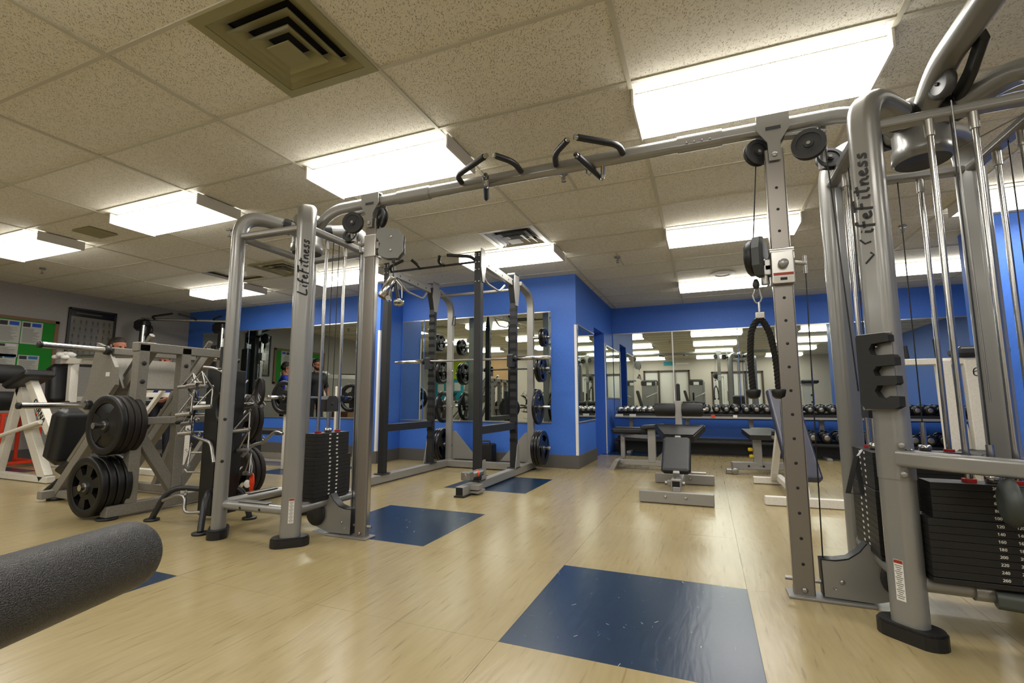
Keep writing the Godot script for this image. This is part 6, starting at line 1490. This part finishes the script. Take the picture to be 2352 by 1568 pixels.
func nets(g: G, bones: Array, cell: float, k: float, colors: Array) -> void:
	var lo := Vector3.ONE * 1e9; var hi := -lo
	for b in bones:
		for e in 2:
			lo = lo.min(b[e] - Vector3.ONE * (maxf(b[2], b[3]) * 1.4 + cell * 2)); hi = hi.max(b[e] + Vector3.ONE * (maxf(b[2], b[3]) * 1.4 + cell * 2))
	var n := Vector3i(((hi - lo) / cell).ceil()) + Vector3i.ONE
	var f := PackedFloat32Array(); f.resize(n.x * n.y * n.z); f.fill(1.0)
	var ids := PackedByteArray(); ids.resize(f.size())
	var mark := PackedByteArray(); mark.resize(f.size())
	for b in bones:
		var rr: float = maxf(b[2], b[3]) * 1.35 + cell * 2.0
		var a: Vector3 = b[0].min(b[1]) - Vector3.ONE * rr; var c: Vector3 = b[0].max(b[1]) + Vector3.ONE * rr
		var i0 := Vector3i(((a - lo) / cell).floor()).clamp(Vector3i.ZERO, n - Vector3i.ONE); var i1 := Vector3i(((c - lo) / cell).ceil()).clamp(Vector3i.ZERO, n - Vector3i.ONE)
		for z in range(i0.z, i1.z + 1):
			for y in range(i0.y, i1.y + 1):
				for x in range(i0.x, i1.x + 1):
					var i := x + n.x * (y + n.y * z)
					if mark[i]: continue
					mark[i] = 1
					var r := body_field(lo + Vector3(x, y, z) * cell, bones, k)
					f[i] = r.x; ids[i] = int(r.y)
	var vert := {}
	var sx := 1; var sy := n.x; var sz := n.x * n.y
	var cor := [0, sx, sy, sx + sy, sz, sx + sz, sy + sz, sx + sy + sz]
	var off := []
	for c in 8: off.append(Vector3(c & 1, (c >> 1) & 1, (c >> 2) & 1))
	var edges := [[0, 1], [0, 2], [0, 4], [1, 3], [1, 5], [2, 3], [2, 6], [3, 7], [4, 5], [4, 6], [5, 7], [6, 7]]
	for z in n.z - 1:
		for y in n.y - 1:
			var base := n.x * (y + n.y * z)
			for x in n.x - 1:
				var i := base + x
				if not mark[i]: continue
				var c0 := 0
				for c in 8:
					if f[i + cor[c]] < 0.0: c0 += 1
				if c0 == 0 or c0 == 8: continue
				var s := Vector3.ZERO; var m := 0
				for e in edges:
					var fa := f[i + cor[e[0]]]; var fb := f[i + cor[e[1]]]
					if (fa < 0.0) != (fb < 0.0):
						s += off[e[0]].lerp(off[e[1]], fa / (fa - fb)); m += 1
				var gr := Vector3(f[i + sx] - f[i], f[i + sy] - f[i], f[i + sz] - f[i]) + Vector3(f[i + cor[7]] - f[i + cor[6]], f[i + cor[7]] - f[i + cor[5]], f[i + cor[7]] - f[i + cor[3]])
				vert[i] = [lo + (Vector3(x, y, z) + s / m) * cell, gr.normalized(), colors[ids[i]]]
	for i in vert:
		for ax in 3:
			var st: int = [sx, sy, sz][ax]; var u: int = [sy, sz, sx][ax]; var w: int = [sz, sx, sy][ax]
			if (f[i] < 0.0) != (f[i + st] < 0.0):
				if vert.has(i - u) and vert.has(i - w) and vert.has(i - u - w):
					var A: Array = vert[i]; var B: Array = vert[i - u]; var Cc: Array = vert[i - u - w]; var D: Array = vert[i - w]
					for tr in [[A, B, Cc], [A, Cc, D]]:
						var s0 := g.v.size()
						g.t(tr[0][0], tr[1][0], tr[2][0], tr[0][1], tr[1][1], tr[2][1])
						for q in 3:
							var pv := g.v[s0 + q]
							for e in tr:
								if e[0] == pv:
									g.c.push_back(e[2]); break

func lin(c: Color) -> Color:
	return c.srgb_to_linear()

# a standing figure: at = floor point, face = heading
func person(label: String, at: Vector3, face: Vector3, h: float, shirt: Color, trousers: Color, hair: Color, beard: bool, nod: float, arms: Array) -> void:
	var p := thing("person", label, "person", at)
	var F := face.normalized(); var L := Vector3.UP.cross(F); var s := h / 1.78
	var P := func(x: float, y: float, z: float) -> Vector3: return at + (L * x + Vector3.UP * y + F * z) * s
	var skin := Color(0.66, 0.42, 0.32)
	var cols := [lin(skin), lin(shirt), lin(trousers), lin(Color(0.08, 0.08, 0.09)), lin(hair), lin(skin.darkened(0.25)), lin(Color(0.1, 0.08, 0.07))]
	var b := []
	# torso
	b.append([P.call(0, 0.98, 0), P.call(0, 1.10, 0.01), 0.155 * s, 0.15 * s, 2, Vector3(1, 1, 1)])
	b.append([P.call(0, 1.05, 0.01), P.call(0, 1.30, 0.02), 0.15 * s, 0.155 * s, 1])
	b.append([P.call(-0.08, 1.33, 0.01), P.call(0.08, 1.33, 0.01), 0.14 * s, 0.14 * s, 1])
	b.append([P.call(-0.155, 1.42, -0.01), P.call(0.155, 1.42, -0.01), 0.07 * s, 0.07 * s, 1])
	b.append([P.call(0, 1.44, -0.01), P.call(0, 1.56, 0.015), 0.066 * s, 0.058 * s, 0])
	for q in [-1.0, 1.0]:
		b.append([P.call(q * 0.095, 0.96, 0), P.call(q * 0.105, 0.52, 0.01), 0.093 * s, 0.062 * s, 2])
		b.append([P.call(q * 0.105, 0.52, 0.01), P.call(q * 0.11, 0.10, -0.02), 0.062 * s, 0.045 * s, 2])
		b.append([P.call(q * 0.11, 0.05, -0.04), P.call(q * 0.125, 0.04, 0.15), 0.045 * s, 0.038 * s, 3])
		var e: Vector3 = arms[0 if q < 0 else 1][0]; var w: Vector3 = arms[0 if q < 0 else 1][1]
		var S: Vector3 = P.call(q * 0.185, 1.41, -0.01); var E: Vector3 = P.call(q * e.x, e.y, e.z); var W: Vector3 = P.call(q * w.x, w.y, w.z)
		b.append([S, S.lerp(E, 0.75), 0.062 * s, 0.055 * s, 1])
		b.append([S.lerp(E, 0.75), E, 0.046 * s, 0.041 * s, 0])
		b.append([E, W, 0.041 * s, 0.028 * s, 0])
	var g := G.new()
	nets(g, b, 0.018, 0.035, cols)
	# hands with separate fingers
	for q in [-1.0, 1.0]:
		var e: Vector3 = arms[0 if q < 0 else 1][0]; var w: Vector3 = arms[0 if q < 0 else 1][1]
		var E: Vector3 = P.call(q * e.x, e.y, e.z); var W: Vector3 = P.call(q * w.x, w.y, w.z)
		var d := (W - E).normalized(); var sd := (F - d * F.dot(d)).normalized(); var nn: Vector3 = d.cross(sd) * q
		var hb := [[W - d * 0.03, W + d * 0.02, 0.028, 0.03, 0], [W + d * 0.03 - sd * 0.018, W + d * 0.085 - sd * 0.03, 0.019, 0.016, 0], [W + d * 0.03 + sd * 0.018, W + d * 0.085 + sd * 0.028, 0.019, 0.016, 0], [W + d * 0.03, W + d * 0.085, 0.02, 0.017, 0]]
		for i in 4:
			var o: Vector3 = W + d * 0.085 + sd * (-0.032 + i * 0.0213); var l: float = [0.055, 0.07, 0.075, 0.068][i]
			hb.append([o, o + d * l * 0.5 + nn * 0.006, 0.0088, 0.008, 0]); hb.append([o + d * l * 0.5 + nn * 0.006, o + d * l * 0.9 + nn * 0.028, 0.008, 0.007, 0])
		hb.append([W + d * 0.025 + sd * 0.026, W + d * 0.06 + sd * 0.056 + nn * 0.01, 0.012, 0.0105, 0]); hb.append([W + d * 0.06 + sd * 0.056 + nn * 0.01, W + d * 0.092 + sd * 0.062 + nn * 0.022, 0.01, 0.0085, 0])
		nets(g, hb, 0.0055, 0.007, cols)
	# head
	var hf := (F * cos(nod) - Vector3.UP * sin(nod)).normalized(); var hu := L.cross(hf) * -1.0
	if hu.y < 0: hu = -hu
	var hc: Vector3 = P.call(0, 1.655, 0.02)
	var Q := func(x: float, y: float, z: float) -> Vector3: return hc + (L * x + hu * y + hf * z) * s
	var jaw := 4 if beard else 0
	var hd := [[Q.call(0, 0.035, -0.02), Q.call(0, 0.04, 0.02), 0.088 * s, 0.08 * s, 0], [Q.call(0, -0.03, 0.02), Q.call(0, -0.03, 0.035), 0.07 * s, 0.062 * s, 0], [Q.call(-0.02, -0.085, 0.055), Q.call(0.02, -0.085, 0.055), 0.034 * s, 0.034 * s, jaw], [Q.call(-0.055, -0.05, 0.0), Q.call(-0.025, -0.09, 0.05), 0.026 * s, 0.026 * s, jaw], [Q.call(0.055, -0.05, 0.0), Q.call(0.025, -0.09, 0.05), 0.026 * s, 0.026 * s, jaw],
		[Q.call(0, 0.01, 0.088), Q.call(0, -0.03, 0.108), 0.011 * s, 0.016 * s, 0], [Q.call(-0.045, 0.02, 0.072), Q.call(0.045, 0.02, 0.072), 0.018 * s, 0.018 * s, 0], [Q.call(-0.022, -0.062, 0.088), Q.call(0.022, -0.062, 0.088), 0.0085 * s, 0.0085 * s, 5],
		[Q.call(-0.032, 0.002, 0.084), Q.call(-0.03, 0.002, 0.084), 0.011 * s, 0.011 * s, 6], [Q.call(0.032, 0.002, 0.084), Q.call(0.03, 0.002, 0.084), 0.011 * s, 0.011 * s, 6],
		[Q.call(-0.086, 0.015, -0.01), Q.call(-0.084, -0.03, -0.004), 0.017 * s, 0.012 * s, 0], [Q.call(0.086, 0.015, -0.01), Q.call(0.084, -0.03, -0.004), 0.017 * s, 0.012 * s, 0], [Q.call(0, -0.10, -0.01), P.call(0, 1.5, 0.0), 0.055 * s, 0.058 * s, 0]]
	nets(g, hd, 0.0075, 0.012, cols)
	var bm := mat(Color.WHITE, 0.7); bm.vertex_color_use_as_albedo = true
	part(p, "body", g, bm)
	# short hair as a cap
	var hg := G.new()
	nets(hg, [[Q.call(0, 0.05, -0.032), Q.call(0, 0.065, 0.012), 0.091 * s, 0.081 * s, 4], [Q.call(-0.03, 0.0, -0.06), Q.call(0.03, 0.0, -0.06), 0.06 * s, 0.06 * s, 4], [Q.call(-0.08, 0.04, -0.02), Q.call(-0.078, 0.0, 0.012), 0.018 * s, 0.012 * s, 4], [Q.call(0.08, 0.04, -0.02), Q.call(0.078, 0.0, 0.012), 0.018 * s, 0.012 * s, 4]], 0.008, 0.012, cols)
	part(p, "hair", hg, bm, "short brown hair")
	# collar
	part(p, "collar", G.new().lathe(P.call(0, 1.455, -0.005), Vector3.UP, [Vector2(0.085, 0), Vector2(0.078, 0.03), Vector2(0.07, 0.045), Vector2(0.066, 0.03), Vector2(0.07, 0)], 20), mat(shirt, 0.8))

func people() -> void:
	person("bearded person in a dark navy polo shirt standing behind the leg press", Vector3(-6.62, 0, -2.46), Vector3(0.95, 0, -0.25), 1.83, Color(0.06, 0.07, 0.10), Color(0.10, 0.10, 0.12), Color(0.12, 0.09, 0.08), true, 0.1, [[Vector3(0.27, 1.12, -0.02), Vector3(0.22, 0.92, 0.16)], [Vector3(0.27, 1.12, -0.02), Vector3(0.25, 0.88, 0.08)]])
	person("person in a bright blue shirt and dark trousers facing the white press machine", Vector3(-6.72, 0, -3.24), Vector3(0.55, 0, 0.75), 1.70, Color(0.05, 0.17, 0.62), Color(0.06, 0.07, 0.12), Color(0.07, 0.05, 0.04), false, 0.35, [[Vector3(0.25, 1.13, 0.02), Vector3(0.12, 1.25, 0.22)], [Vector3(0.25, 1.13, 0.0), Vector3(0.16, 1.0, 0.2)]])
